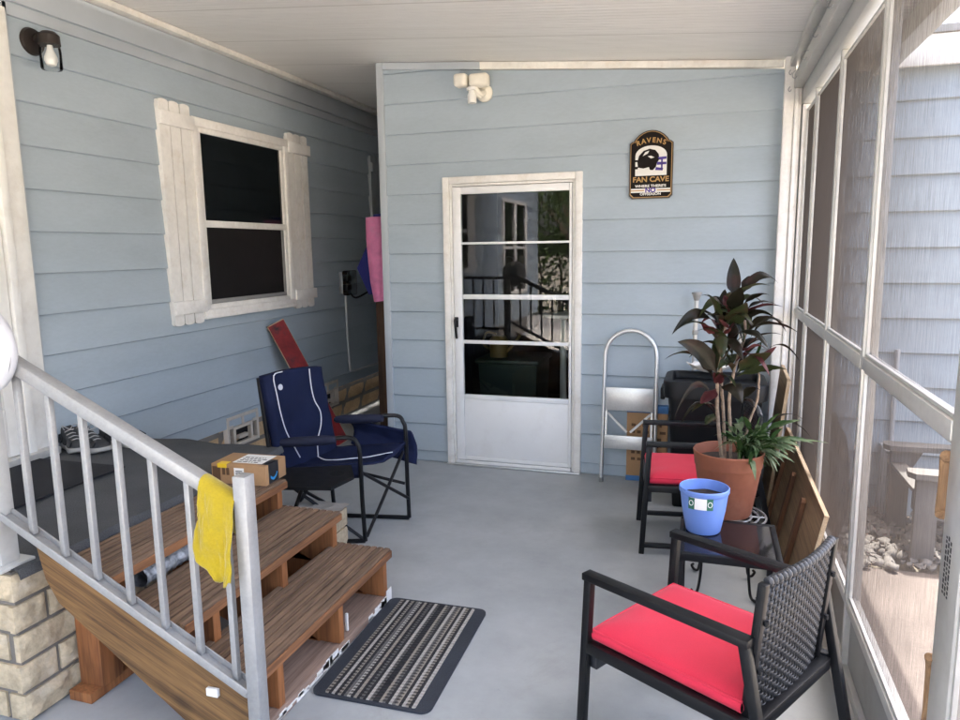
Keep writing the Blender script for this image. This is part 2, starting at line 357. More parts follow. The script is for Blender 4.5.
# ------------------------------------------------------------------ shared dimensions (metres)
XL = -3.13          # house wall face
YB = 4.625          # front wall of the back room
XS = .50            # screen wall
def zc(x): return 2.58-.0816*x   # underside of the porch roof

def siding(mb, P, u0, u1, z0, z1, lines, seg=.3, lap=.020):
    """lapped boards; P(u, out, z) gives a point, z1 may be a function of u"""
    zt = z1 if callable(z1) else (lambda u: z1)
    n = max(1, int((u1-u0)/seg)); us = [u0+(u1-u0)*i/n for i in range(n+1)]
    for a, b in zip(lines, lines[1:]):
        for ua, ub in zip(us, us[1:]):
            lo = max(a, z0)
            ha, hb = min(b, zt(ua)), min(b, zt(ub))
            if ha <= lo+.002 or hb <= lo+.002:
                if max(ha, hb) <= lo+.002: continue
                ha, hb = max(ha, lo+.001), max(hb, lo+.001)
            t = lambda z: lap-(lap-.004)*(z-a)/(b-a)
            n1 = min(lo+.005, min(ha, hb))          # the rounded lower edge of the board
            mb.face([P(ua, t(n1), n1), P(ub, t(n1), n1), P(ub, t(hb), hb), P(ua, t(ha), ha)])
            mb.face([P(ua, t(lo)-.005, lo), P(ub, t(lo)-.005, lo), P(ub, t(n1), n1), P(ua, t(n1), n1)])
            mb.face([P(ua, -.002, lo), P(ub, -.002, lo), P(ub, t(lo)-.005, lo), P(ua, t(lo)-.005, lo)])

def blockwall(mb, O, U, N, length, height, ch, bl, gap=.012, amp=.012, seed=0, res=.03):
    """courses of rough-faced blocks; O corner, U along, N outwards"""
    O, U, N = V(O), V(U), V(N); Z = V((0,0,1)); rnd = random.Random(seed); rows = int(round(height/ch))
    for r in range(rows):
        z0 = r*ch+gap/2; z1 = (r+1)*ch-gap/2; u = -(bl*.5 if r % 2 else 0)
        while u < length-.005:
            L = bl*rnd.uniform(.85, 1.15); a = max(0, u+gap/2); b = min(length, u+L-gap/2); u += L
            if b-a < .03: continue
            nu = max(2, int((b-a)/res)); nv = max(2, int((z1-z0)/res)); off = rnd.uniform(0, 50); k = rnd.uniform(.6, 1.3)
            def f(s_, t_):
                e = min(s_*(b-a), (1-s_)*(b-a), t_*(z1-z0), (1-t_)*(z1-z0)); e = min(1, e/.018)
                p = O+U*(a+(b-a)*s_)+Z*(z0+(z1-z0)*t_)
                d = noise.noise(p*13+V((off,0,0)))*amp*k*.7+abs(noise.noise(p*30+V((0,off,0))))*amp*.5+noise.noise(p*75)*amp*.16
                return p+N*((.004+.006*e**.5)+d*e)
            mb.grid(f, nu, nv)
            for s0, s1 in (((0,0),(1,0)), ((1,0),(1,1)), ((1,1),(0,1)), ((0,1),(0,0))):
                p, q = f(*s0), f(*s1); mb.face([p, q, q-N*.02, p-N*.02])

def text_mesh(s, size, mtx, mat_, name, parent, extr=.0008, bold=.0, spacing=1.0, xs=1.0):
    cu = bpy.data.curves.new('txt', 'FONT'); cu.body = s; cu.size = size; cu.align_x = 'CENTER'; cu.align_y = 'CENTER'; cu.extrude = extr; cu.offset = bold; cu.space_character = spacing
    o = bpy.data.objects.new('txt', cu); COL.objects.link(o); bpy.context.view_layer.update()
    me = bpy.data.meshes.new_from_object(o.evaluated_get(bpy.context.evaluated_depsgraph_get())); bpy.data.objects.remove(o)
    me.transform(Matrix.Diagonal((xs,1,1,1))); me.transform(mtx)
    ob = bpy.data.objects.new(name, me); COL.objects.link(ob); ob.parent = parent
    r = parent
    while r.parent: r = r.parent
    me.transform(Matrix.Translation(-r.location)); me.materials.clear(); me.materials.append(mat_); return ob
def wall_frame(x, y, z, ax):   # text matrix: ax 'Y' faces -Y
    if ax == 'Y': return Matrix(((1,0,0,x),(0,0,-1,y),(0,1,0,z),(0,0,0,1)))

# ================================================================== SETTING
m = MB(); m.box(-3.2, .545, -1.2, YB+.3, -.25, 0); tag(m.build('porch_floor', FLOOR, smooth=False), kind='structure')
m = MB(); m.box(XL-.1, -2.2, YB+.302, 7.5, -.25, -.004); tag(m.build('passage_floor', FLOOR, smooth=False), kind='structure')
m = MB()
m.grid(lambda u, v: (-150+300*u, -150+300*v, -.13), 4, 4); tag(m.build('ground', GROUND), kind='structure')
m = MB()
y = -6.0
for L in (1.5, 1.5, 1.5, 1.5, 1.5, 1.52, .0):
    if L: m.box(.56, 2.3, y, y+L-.012, -.2, -.08, .004); y += L
m.box(.56, 2.3, y-.1, y+.74, -.2, -.082, .004)
tag(m.build('concrete_path', PAVE), kind='structure')
m = MB(); m.box(-9, .545, -7.5, -1.205, -.2, -.075, .004); tag(m.build('bounce_slab', BOUNCE), kind='structure')  # bright slab added out of view to bounce light into the porch
# pebbles along the wall: nobody could count them
m = MB(); rnd = random.Random(3)
for i in range(1100):
    x = rnd.uniform(.62, 2.6); yy = rnd.uniform(3.72, YB-.05); r = rnd.uniform(.012, .034)
    b = bmesh.new(); bmesh.ops.create_icosphere(b, subdivisions=1, radius=r)
    for v in b.verts: v.co = V((v.co.x*rnd.uniform(.8,1.3), v.co.y*rnd.uniform(.8,1.3), v.co.z*.5))+V((x, yy, -.07+rnd.uniform(0,.03)))
    m._merge(b)
tag(m.build('pebbles', PEBBLE, ang=80), 'pale loose pebbles along the foot of the wall outside the screen', 'pebbles', kind='stuff')

# ================================================================== HOUSE (left wall)
house = thing('house', 'blue lap sided house with white shuttered window and brick skirting on the left', 'house', (XL, 3, 0))
P = lambda u, o, z: (XL+o, u, z)
m = MB(); siding(m, P, -4.2, 7.3, .40, 2.845, [.40+.2025*k for k in range(14)], seg=20); m.face([P(-4.2,0,.3), P(7.3,0,.3), P(7.3,0,2.9), P(-4.2,0,2.9)])
m.build('wall', SIDING, house, smooth=False, recalc=False)
m = MB(); blockwall(m, (XL-.035, 2.9, 0), (0,1,0), (1,0,0), 4.4, .40, .1333, .40, .014, .006, 5, .05)
sk = m.build('skirting', BRICK, house)
m = MB(); m.box(XL-.12, XL-.03, -3.5, 7.3, 0, .41); m.build('mortar', MORTAR, sk, smooth=False)
# vents in the skirting
def vent(y0):
    m = MB(); x0, x1 = XL-.03, XL+.006; y1 = y0+.36; z0, z1 = .15, .375; t = .024
    m.box(x0,x1,y0,y1,z1-t,z1,.002); m.box(x0,x1,y0,y1,z0,z0+t,.002); m.box(x0,x1,y0,y0+t,z0+t,z1-t); m.box(x0,x1,y1-t,y1,z0+t,z1-t)
    ym = (y0+y1)/2; zm = (z0+z1)/2
    m.box(x0,x1-.002,ym-t/2,ym+t/2,zm+.035,z1-t); m.box(x0,x1-.002,y0+.07,y1-.07,zm+.012,zm+.034); m.box(x0,x1-.003,y0+.07,y0+.094,z0+t,zm+.012); m.box(x0,x1-.003,y1-.094,y1-.07,z0+t,zm+.012)
    m.box(x0,x1-.002,ym-.05,ym+.05,z0+.05,z0+.074); m.box(x0,x1-.002,y0+t,y0+.07,z1-.085,z1-.063); m.box(x0,x1-.002,y1-.07,y1-t,z1-.085,z1-.063)
    v = m.build('vent', VENT, house)
    m = MB(); m.box(x0-.02, x0+.004, y0+.01, y1-.01, z0+.01, z1-.01); m.build('recess', BLACK_DULL, v, smooth=False)
vent(4.02); vent(5.22)
# frieze and cream moulding under the roof
m = MB(); m.box(XL, XL+.035, -3.5, 7.3, 2.66, 2.79, .004); m.box(XL, XL+.022, -3.5, 7.3, 2.60, 2.655, .004); m.build('frieze_board', SIDING_TRIM, house)
m = MB(); m.box(XL, XL+.085, -3.5, 7.3, 2.792, 2.826, .004); m.build('moulding', CREAM, house)
# window
win = MB(); WX = XL+.012
def frame_rect(m, x0, x1, y0, y1, z0, z1, t, bev=.003):
    m.box(x0,x1,y0,y1,z1-t,z1,bev); m.box(x0,x1,y0,y1,z0,z0+t,bev); m.box(x0,x1,y0,y0+t,z0+t,z1-t,bev); m.box(x0,x1,y1-t,y1,z0+t,z1-t,bev)
wy0, wy1, wz0, wz1 = 3.83, 4.90, 1.085, 2.345
frame_rect(win, XL, XL+.05, wy0, wy1, wz0, wz1, .055); frame_rect(win, XL, XL+.036, wy0+.055, wy1-.055, wz0+.055, wz1-.055, .032)
zm = 1.69
win.box(XL, XL+.040, wy0+.055, wy1-.055, zm-.022, zm+.022, .003)
window = win.build('window', WHITE_OLD, house)
m = MB(); m.box(XL, XL+.022, wy0+.085, wy1-.085, zm+.02, wz1-.085); m.build('upper_pane', PANE_DARK, window, smooth=False)
m = MB(); m.box(XL, XL+.020, wy0+.085, wy1-.085, wz0+.085, zm-.02); m.build('lower_mesh', MESH_DARK, window, smooth=False)
m = MB(); m.box(XL, XL+.026, wy0+.088, wy1-.088, wz0+.088, wz0+.115, .002); m.box(XL, XL+.026, wy1-.115, wy1-.088, wz0+.116, zm-.023, .002); m.build('mesh_frame', KICK, window)
m = MB(); m.box(XL+.01, XL+.062, wy0-.005, wy1+.005, wz0-.004, wz0+.024, .004); m.build('sill', WHITE_OLD, window)
def shutter(y0, y1, z0, z1, mt):
    m = MB(); n = 3; w = (y1-y0)/n; x0, x1 = XL+.014, XL+.040
    for i in range(n):   # boards with rounded ends
        a, b = y0+i*w+.004, y0+(i+1)*w-.004; ym = (a+b)/2; r = (b-a)/2
        top = [(x0, ym+r*math.cos(t*PI/8), z1-.014+.014*math.sin(t*PI/8)) for t in range(9)]
        bot = [(x0, ym-r*math.cos(t*PI/8), z0+.014-.014*math.sin(t*PI/8)) for t in range(9)]
        m.prism(top+bot, (x1-x0-.002*(i % 2), 0, 0))
    m.box(XL, x0+.008, y0+.006, y1-.006, z0+.03, z1-.03)
    s = m.build('shutter', mt, house)
    m = MB(); m.box(XL+.035, XL+.062, y0-.004, y1+.012, z1-.15, z1-.07, .003); m.build('batten', mt, s)
    m = MB(); m.box(XL+.035, XL+.062, y0-.004, y1+.012, z0+.07, z0+.15, .003); m.build('batten', mt, s)
shutter(3.555, 3.83, 1.06, 2.405, WHITE_OLD); shutter(4.90, 5.19, 1.06, 2.405, WHITE_OLD)
shutter(6.32, 6.60, 1.06, 2.40, SHUTTER_SHADED)
def house_window(y0, y1, z0, z1, n=1):
    m = MB(); frame_rect(m, XL, XL+.05, y0, y1, z0, z1, .055); zc_ = (z0+z1)/2
    m.box(XL, XL+.036, y0+.055, y1-.055, zc_-.022, zc_+.022, .003)
    for k in range(1, n): yy = y0+(y1-y0)*k/n; m.box(XL, XL+.048, yy-.05, yy+.05, z0+.055, z1-.055, .003)
    w_ = m.build('window', WHITE_OLD, house); m = MB(); m.box(XL, XL+.022, y0+.05, y1-.05, z0+.05, z1-.05); m.build('pane', PANE_DARK, w_, smooth=False)
house_window(.02, .62, 1.2, 2.3); shutter(-.27, .0, 1.17, 2.34, WHITE_OLD); shutter(.64, .91, 1.17, 2.34, WHITE_OLD)
house_window(-3.2, -1.7, .75, 2.3, 2)
# house door on the landing
d = MB(); d.box(XL, XL+.045, 2.525, 2.63, .53, 2.62, .004); d.box(XL, XL+.045, 1.50, 1.605, .53, 2.62, .004); d.box(XL, XL+.045, 1.606, 2.524, 2.515, 2.62, .004)
d.box(XL, XL+.070, 2.487, 2.527, .53, 2.51, .004); d.box(XL, XL+.070, 1.603, 1.643, .53, 2.51, .004)
door = d.build('door', WHITE, house)
m = MB(); m.box(XL, XL+.05, 2.40, 2.483, .57, 2.50, .004); m.box(XL, XL+.05, 1.647, 1.73, .57, 2.50, .004); m.box(XL, XL+.05, 1.731, 2.399, 2.42, 2.50, .004); m.box(XL, XL+.05, 1.731, 2.399, .57, .80, .004); m.box(XL, XL+.048, 2.03, 2.10, .80, 2.42, .003); m.build('door_frame', WHITE, door)
m = MB(); m.box(XL+.005, XL+.03, 1.74, 2.39, .81, 2.41); m.build('pane', PANE_DARK, door, smooth=False)
m = MB(); m.box(XL, XL+.10, 1.50, 2.63, .532, .568, .004); m.build('threshold', ALU, door)
m = MB(); m.tube([(XL+.05,2.36,1.40),(XL+.10,2.36,1.40),(XL+.10,2.36,1.55),(XL+.05,2.36,1.55)], .009, 8, smooth=5); m.build('handle', BLACK, door)
m = MB(); m.box(XL+.004, XL+.022, 2.632, 2.655, .53, 2.66, .002); m.build('corner_trim', SIDING_TRIM, house)

# wall lamp
lamp = thing('wall_lamp', 'dark bronze wall lamp with clear jar shade and bulb high on the left wall', 'lamp', (XL, 2.78, 2.50))
m = MB(); b = bmesh.new()
for (x0, r) in ((XL+.008,.062),): m.lathe([(0,0),(.060,0),(.064,.008),(.058,.022),(.03,.03),(0,.031)], n=28)
m.bm.transform(Matrix.Translation((XL+.010,2.775,2.51)) @ Matrix.Rotation(PI/2, 4, 'Y')); m.build('back_plate', BRONZE, lamp)
m = MB(); m.tube([(XL+.03,2.775,2.515),(XL+.07,2.775,2.535),(XL+.115,2.775,2.525)], .014, 10, smooth=4); m.lathe([(0,.03),(.03,.028),(.046,.012),(.048,-.030),(.044,-.032),(0,-.032)], (XL+.125,2.775,2.515), 24); m.build('arm', BRONZE, lamp)
m = MB(); m.lathe([(.043,-.03),(.047,-.06),(.047,-.135),(.043,-.142),(.0,-.144)], (XL+.125,2.775,2.515), 24); m.build('lamp_shade', LAMP_GLASS, lamp)
m = MB(); m.lathe([(.012,-.03),(.014,-.05),(.028,-.085),(.029,-.10),(.02,-.122),(0,-.13)], (XL+.125,2.775,2.515), 16); m.build('bulb', BULB, lamp)

# ================================================================== ROOF
roof = thing('porch_roof', 'pale ribbed metal porch roof sloping down to the screens overhead', 'roof', (-1, 1, 2.7))
m = MB()
def slab(x0, x1, y0, y1, t=.09, dz=0): m.prism([(x0,y0,zc(x0)+dz),(x1,y0,zc(x1)+dz),(x1,y0,zc(x1)+t+dz),(x0,y0,zc(x0)+t+dz)], (0,y1-y0,0))
slab(XL-.02, .82, -1.1, YB+.02); slab(XL-.02, -2.17, YB+.021, 7.4)
m.build('roof_panel', CEIL, roof, smooth=False)
m = MB(); m.box(.821, .915, -1.1, YB-.02, 2.42, 2.545, .01); m.build('gutter', WHITE, roof)

# ================================================================== BACK ROOM (front wall with storm door)
room = thing('back_room', 'blue lap sided room with white storm door closing the end of the porch', 'building', (-.9, YB, 0))
DX0, DX1, DZ = -1.722, -.778, 1.981
P = lambda u, o, z: (u, YB-o, z)
L = [.076-.2+.2*k for k in range(16)]
m = MB(); top = lambda u: zc(u)-.052
siding(m, P, -2.14, DX0+.02, 0, top, L, .4); siding(m, P, DX1-.02, .40, 0, top, L, .4); siding(m, P, DX0+.02, DX1-.02, DZ-.02, top, L, .4)
siding(m, P, .40, 3.3, -.1, 2.47, L, 4)
Q = lambda x0, x1, z0, z1: m.face([(x0,YB+.001,z0),(x1,YB+.001,z0),(x1,YB+.001,z1),(x0,YB+.001,z1)])
Q(-2.18, DX0+.02, -.1, 2.72); Q(DX1-.02, 3.3, -.1, 2.47); Q(DX0+.02, DX1-.02, DZ-.02, 2.66)
# side wall along the passage
P2 = lambda u, o, z: (-2.165-o, u, z)
siding(m, P2, YB+.02, 7.4, 0, 2.74, L, 9)
m.build('wall', SIDING, room, smooth=False, recalc=False)
m = MB(); m.box(-2.185, -2.135, YB-.028, YB+.03, 0, 2.752, .003); m.build('corner_trim', SIDING_TRIM, room)
m = MB(); m.prism([(-2.13,YB-.034,zc(-2.13)-.006),(-1.45,YB-.034,zc(-1.45)-.006),(-1.45,YB-.034,zc(-1.45)-.05),(-2.13,YB-.034,zc(-2.13)-.05)], (0,.034,0)); m.build('ceiling_trim', SIDING_TRIM, room, smooth=False)
m = MB(); m.prism([(-1.448,YB-.034,zc(-1.45)-.006),(.37,YB-.034,zc(.37)-.006),(.37,YB-.034,zc(.37)-.045),(-1.448,YB-.034,zc(-1.45)-.05)], (0,.034,0)); m.build('ceiling_trim', CREAM, room, smooth=False)
m = MB(); m.box(.536, 3.4, YB-.085, YB-.055, 2.44, 2.60, .004); m.box(.536, 3.4, YB-.053, YB-.024, 2.45, 2.47); m.build('fascia', WHITE, room)
m = MB(); m.box(.93, 3.4, YB-.10, 7.6, 2.602, 2.64); m.box(-2.16, .925, YB+.03, 7.6, 2.73, 2.79); m.build('roof', KICK, room, smooth=False)
# inside, seen through the glass
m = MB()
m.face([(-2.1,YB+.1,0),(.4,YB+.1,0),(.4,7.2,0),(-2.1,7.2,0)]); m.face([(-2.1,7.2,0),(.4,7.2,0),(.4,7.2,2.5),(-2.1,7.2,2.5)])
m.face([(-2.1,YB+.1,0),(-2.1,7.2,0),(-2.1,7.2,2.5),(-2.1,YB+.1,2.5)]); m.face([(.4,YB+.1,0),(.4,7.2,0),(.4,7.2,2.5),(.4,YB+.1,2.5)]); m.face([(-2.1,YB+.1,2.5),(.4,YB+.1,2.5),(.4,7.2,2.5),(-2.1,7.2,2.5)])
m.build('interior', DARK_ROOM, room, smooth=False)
# storm door
d = MB(); y0, y1 = YB-.036, YB+.03
d.box(DX0,DX0+.045,y0,y1,0.005,DZ,.004); d.box(DX1-.045,DX1,y0,y1,0.005,DZ,.004); d.box(DX0+.046,DX1-.046,y0,y1,DZ-.045,DZ,.004)
d.box(DX0+.047,DX0+.062,y0+.012,y1,0.01,DZ-.046,.002); d.box(DX1-.062,DX1-.047,y0+.012,y1,.01,DZ-.046,.002); d.box(DX0+.063,DX1-.063,y0+.012,y1,DZ-.062,DZ-.047,.002)
sd = d.build('storm_door', WHITE_OLD, room)
gx0, gx1 = -1.598, -.862
d = MB(); yd0, yd1 = YB-.022, YB+.012
a0, a1 = DX0+.066, DX1-.066
d.box(a0,gx0,yd0,yd1,.035,DZ-.066,.003); d.box(gx1,a1,yd0,yd1,.035,DZ-.066,.003); d.box(gx0+.001,gx1-.001,yd0,yd1,1.868,DZ-.066,.003)
d.box(gx0+.001,gx1-.001,yd0,yd1,1.168,1.200,.003); d.box(gx0+.001,gx1-.001,yd0+.004,yd1,.470,.505,.003)
d.box(gx0+.001,gx1-.001,yd0+.006,yd1,1.536,1.551,.002); d.box(gx0+.001,gx1-.001,yd0+.008,yd1,.862,.886,.002)
df = d.build('door_leaf', DOOR_WHITE, sd)
m = MB(); m.box(gx0+.002,gx1-.002,yd0+.006,yd1-.004,.06,.469,.002); m.box(gx0+.002,gx1-.002,yd0+.001,yd1,.036,.059,.002); m.box(a0,a1,yd0-.012,yd0-.001,.012,.034,.002); m.build('kick_plate', DOOR_WHITE, sd)
m = MB(); m.face([(gx0,YB-.006,.50),(gx1,YB-.006,.50),(gx1,YB-.006,1.172),(gx0,YB-.006,1.172)]); m.build('lower_pane', GLASS, sd, smooth=False)
m = MB(); m.face([(gx0,YB-.010,1.195),(gx1,YB-.010,1.195),(gx1,YB-.010,1.872),(gx0,YB-.010,1.872)]); m.build('upper_pane', GLASS, sd, smooth=False)
m = MB(); hx = a0+.014; m.box(hx-.012,hx+.016,yd0-.010,yd0-.001,.975,1.045,.004); m.tube([(hx,yd0-.01,1.03),(hx+.003,yd0-.035,1.02),(hx+.006,yd0-.038,.97),(hx+.010,yd0-.03,.90)], [.012,.013,.012,.008], 10, smooth=3); m.build('handle', BLACK, sd)
m = MB(); m.box(DX0,DX1,YB-.06,YB-.037,0.002,.012,.003); m.build('threshold', ALU_BARE, sd)
# things behind the storm door glass
t = thing('storage_tote', 'dark green plastic tote standing behind the storm door glass', 'tote', (-1.45, 5.5, 0))
m = MB(); m.prism([(-1.66,5.25,.001),(-1.25,5.25,.001),(-1.22,5.22,.62),(-1.69,5.22,.62)], (0,.45,0)); m.build('body', GREEN_TOTE, t, smooth=False)
m = MB(); m.box(-1.71,-1.20,5.19,5.70,.622,.66,.012); m.build('lid', GREEN_TOTE, t)
t = thing('round_stand', 'small white pedestal stand in the dark room behind the door glass', 'stand', (-1.20, 5.55, 0))
m = MB(); m.lathe([(.16,0.001),(.16,.02),(.03,.05),(.025,.90),(.05,.93),(0,.93)], (-1.16,5.95,0), 20); m.build('pedestal', WHITE, t)
m = MB(); m.lathe([(0,.931),(.17,.931),(.17,.955),(0,.955)], (-1.16,5.95,0), 28); m.build('tabletop', WHITE, t)
t = thing('yellow_watering_can', 'small yellow can on top of the green tote behind the door glass', 'can', (-1.55, 5.4, .66))
m = MB(); m.lathe([(.07,.661),(.075,.80),(.05,.83),(0,.83)], (-1.56,5.36,0), 20); m.tube([(-1.50,5.36,.70),(-1.42,5.34,.78),(-1.38,5.33,.84)], .012, 8); m.build('body', YEL, t)
m = MB(); m.tube([(-1.63,5.36,.72),(-1.69,5.36,.76),(-1.66,5.36,.85),(-1.58,5.36,.84)], .009, 8, smooth=4); m.build('handle', YEL, t)
# right-hand corner post belongs to the screen wall

# motion floodlight
fl = thing('motion_floodlight', 'cream twin head motion floodlight mounted above the storm door', 'floodlight', (-1.46, YB-.02, 2.5))
m = MB(); m.box(-1.585,-1.498,YB-.17,YB-.075,2.525,2.605,.02,3); m.build('lamp_head', LIGHT_CREAM, fl)
m = MB(); m.box(-1.488,-1.362,YB-.155,YB-.07,2.52,2.60,.02,3); m.build('lamp_head', LIGHT_CREAM, fl)
m = MB(); m.lathe([(.055,0),(.055,.02),(.03,.035),(0,.035)], n=24); m.bm.transform(Matrix.Translation((-1.42,YB-.012,2.50)) @ Matrix.Rotation(PI/2, 4, 'X')); m.tube([(-1.42,YB-.04,2.50),(-1.43,YB-.09,2.48),(-1.455,YB-.11,2.51),(-1.46,YB-.11,2.55)], .022, 10, smooth=4); m.build('mount', LIGHT_CREAM, fl)
m = MB(); m.lathe([(.028,0),(.03,.05),(.022,.065),(.022,.075),(.034,.08),(.034,.095),(0,.097)], (-1.475,YB-.115,2.425), 20); m.build('sensor', WHITE, fl)

# ------------------------------------------------------------------ sign
sg = thing('wall_sign', 'black arched fan cave sign with helmet picture and gold lettering on blue wall', 'sign', (-.358, YB-.02, 2.0))
sx, sz0, hw = -.358, 1.797, .131
def sign_outline(k):
    w = hw-k; pts = [(-w+.018,sz0+k),(w-.018,sz0+k),(w,sz0+.018+k),(w,2.128-k*.4),(w-.020,2.142-k*.5)]
    for i in range(0, 11):
        a = PI*(.17+.66*i/10); pts.append(((w-.02)*math.cos(a)/math.cos(PI*.17), 2.135-k*.6+(.070-k*.3)*(math.sin(a)-math.sin(PI*.17))/(1-math.sin(PI*.17))))
    pts += [(-w+.020,2.142-k*.5),(-w,2.128-k*.4),(-w,sz0+.018+k)]
    return pts
def plate(k, y0, y1, mt, name, par):
    m = MB(); m.prism([(sx+x, y0, z) for x, z in sign_outline(k)], (0, y1-y0, 0)); return m.build(name, mt, par, smooth=False)
YS = YB-.012
plate(0, YS, YS-.014, SIGN_FRAME, 'backing_board', sg); plate(.007, YS-.0142, YS-.0165, SIGN_GOLD, 'gold_border', sg); fp = plate(.011, YS-.0167, YS-.0185, SIGN_BLACK, 'face_panel', sg)
ys = YS-.0187
def flat(pts, mt, name, dy=0, th=.001, par=fp):
    m = MB(); m.prism([(sx+x, ys-dy, z) for x, z in pts], (0, -th, 0)); return m.build(name, mt, par, smooth=False)
pic = [(-.094,1.935),(.094,1.935)]+[(.094*math.cos(PI*i/14), 2.055+.058*math.sin(PI*i/14)) for i in range(15)]
flat(pic, SIGN_WHITE, 'picture')
hel = [(-.078,1.985),(-.082,2.02),(-.072,2.055),(-.045,2.083),(-.01,2.094),(.025,2.085),(.045,2.06),(.05,2.03),(.036,2.008),(.03,1.985),(.012,1.966),(-.005,1.968),(-.012,1.985),(-.045,1.978)]
flat(hel, SIGN_BLACK, 'helmet', .0012)
for a in ([(-.05,2.052),(-.035,2.075),(-.012,2.082),(-.02,2.066)], [(-.02,2.05),(.0,2.052),(.02,2.042),(.0,2.036)]): flat(a, SIGN_WHITE, 'highlight', .0024)
for a in ([(.04,2.042),(.092,2.045),(.092,2.03),(.05,2.026)], [(.036,2.014),(.092,2.012),(.092,1.998),(.036,1.996)], [(.03,1.984),(.074,1.976),(.07,1.962),(.026,1.966)], [(.06,2.03),(.07,2.03),(.07,1.964),(.06,1.964)], [(-.094,2.03),(-.08,2.03),(-.08,2.018),(-.094,2.018)], [(-.094,1.99),(-.078,1.99),(-.078,1.975),(-.094,1.975)]): flat(a, SIGN_PURPLE if a[0][0] > 0 else SIGN_BLACK, 'face_mask', .0020)
word = 'RAVENS'
for i, ch in enumerate(word):
    a = (i-2.5)*.031; zz = 2.128+.016*(1-(a/.078)**2); text_mesh(ch, .040, wall_frame(sx+a, ys-.0008, zz, 'Y') @ Matrix.Rotation(-a*3.2, 4, 'Z'), SIGN_GOLD, 'lettering', fp, bold=.0012)
text_mesh('FAN CAVE', .043, wall_frame(sx, ys-.0008, 1.911, 'Y'), SIGN_GOLD, 'lettering', fp, bold=.0012, xs=1.08)
flat([(-.12,1.880),(.12,1.880),(.12,1.866),(-.12,1.866)], SIGN_BLACK, 'band')
text_mesh("WHERE THERE'S", .021, wall_frame(sx, ys-.0015, 1.872, 'Y'), SIGN_WHITE, 'lettering', fp, bold=.0006, xs=1.22)
flat([(-.118,1.858),(.118,1.858),(.118,1.834),(-.118,1.834)], SIGN_WHITE, 'band'); flat([(-.118,1.849),(.118,1.849),(.118,1.843),(-.118,1.843)], SIGN_GOLD, 'stripe', .0011)
flat([(-.038,1.857),(.038,1.857),(.038,1.835),(-.038,1.835)], SIGN_WHITE, 'number_ground', .0022)
text_mesh('NO', .036, wall_frame(sx, ys-.0040, 1.846, 'Y'), SIGN_PURPLE, 'lettering', fp, bold=.0016, xs=1.1)
text_mesh('OFFSEASON', .021, wall_frame(sx, ys-.0015, 1.824, 'Y'), SIGN_WHITE, 'lettering', fp, bold=.0006, xs=1.1)

# ================================================================== SCREEN WALL
scr = thing('screen_wall', 'white aluminium framed insect screen wall along the right side of porch', 'screen', (XS, 2, 0))
posts = [4.55, 4.12, 3.38, 2.585, 1.64, .72, -.2, -.86]
zs, zmid, zh = .285, 1.115, 2.285
m = MB(); m.box(.375,.43,YB-.075,YB-.018,0,2.55,.003); m.box(.431,.452,YB-.085,YB-.02,0,2.376,.003); m.box(.453,.4685,YB-.07,YB-.02,0,2.376,.002); m.box(.476,.53,YB-.09,YB-.02,0,2.284,.003); m.build('corner_post', WHITE_OLD, scr)
for i, yy in enumerate(posts):
    if yy == 1.64: continue
    m = MB(); m.box(XS-.012,XS+.034,yy-.013,yy+.013,.0,zh,.002)
    if i not in (0, len(posts)-1): m.box(XS-.002,XS+.028,yy+.014,yy+.022,.03,zh-.01,.001)
    m.build('post', ALU, scr)
for a, b in zip(posts[1:], posts):
    if b == 1.64: b = 1.558
    y0, y1 = (a+.023 if a != 1.64 else 1.662), b-.014
    m = MB(); m.box(XS-.012,XS+.03,y0,y1,zmid-.020,zmid+.022,.002); m.build('midrail', ALU, scr)
    m = MB(); m.box(XS-.010,XS+.03,y0,y1,zs-.026,zs+.008,.002); m.box(XS-.010,XS+.03,y0,y1,.012,.05,.002); m.build('sill_rail', ALU, scr)
    m = MB(); m.box(XS+.008,XS+.014,y0+.001,y1-.001,.051,zs-.027); m.build('kick_panel', KICK, scr, smooth=False)
    for z0, z1 in ((zs+.009, zmid-.021), (zmid+.023, zh-.03)):
        m = MB(); frame_rect(m, XS-.004, XS+.016, y0+.001, y1-.001, z0, z1, .010, .001); f = m.build('screen_frame', ALU, scr)
        m = MB(); m.face([(XS+.006,y0+.01,z0+.01),(XS+.006,y1-.01,z0+.01),(XS+.006,y1-.01,z1-.01),(XS+.006,y0+.01,z1-.01)]); m.build('screen', SCREEN, f, smooth=False)
m = MB(); yy0, yy1 = -.88, YB-.021
m.box(XS-.03,XS+.04,yy0,yy1,zh+.001,2.375,.003); m.box(XS-.075,XS+.035,yy0,yy1,2.377,2.455,.004); m.box(XS-.055,XS+.03,yy0,yy1,2.457,2.492,.003); m.box(XS-.10,XS+.03,yy0,yy1,2.494,2.536,.006); m.build('header_beam', ALU, scr)
for yh in (4.35, 3.95, 3.55, 3.15, 2.75):
    m = MB(); x = XS-.085; pts = [V((x+.015,yh,2.43)), V((x-.004,yh,2.43)), V((x-.018,yh+.004,2.415)), V((x-.018,yh+.012,2.398)), V((x-.004,yh+.014,2.392)), V((x+.004,yh+.012,2.404))]
    m.tube(pts, .0022, 6, smooth=4); m.build('hook', STEEL, scr)
for zz in (2.47, 2.38):
    m = MB(); m.tube([(.40,YB-.076,zz),(.40,YB-.10,zz),(.392,YB-.108,zz-.015),(.40,YB-.11,zz-.028),(.408,YB-.106,zz-.016)], .0022, 6, smooth=4); m.build('hook', STEEL, scr)
m = MB(); m.box(XS-.045,XS+.045,-.88,YB-.095,.001,.011,.002); m.build('floor_track', ALU, scr)
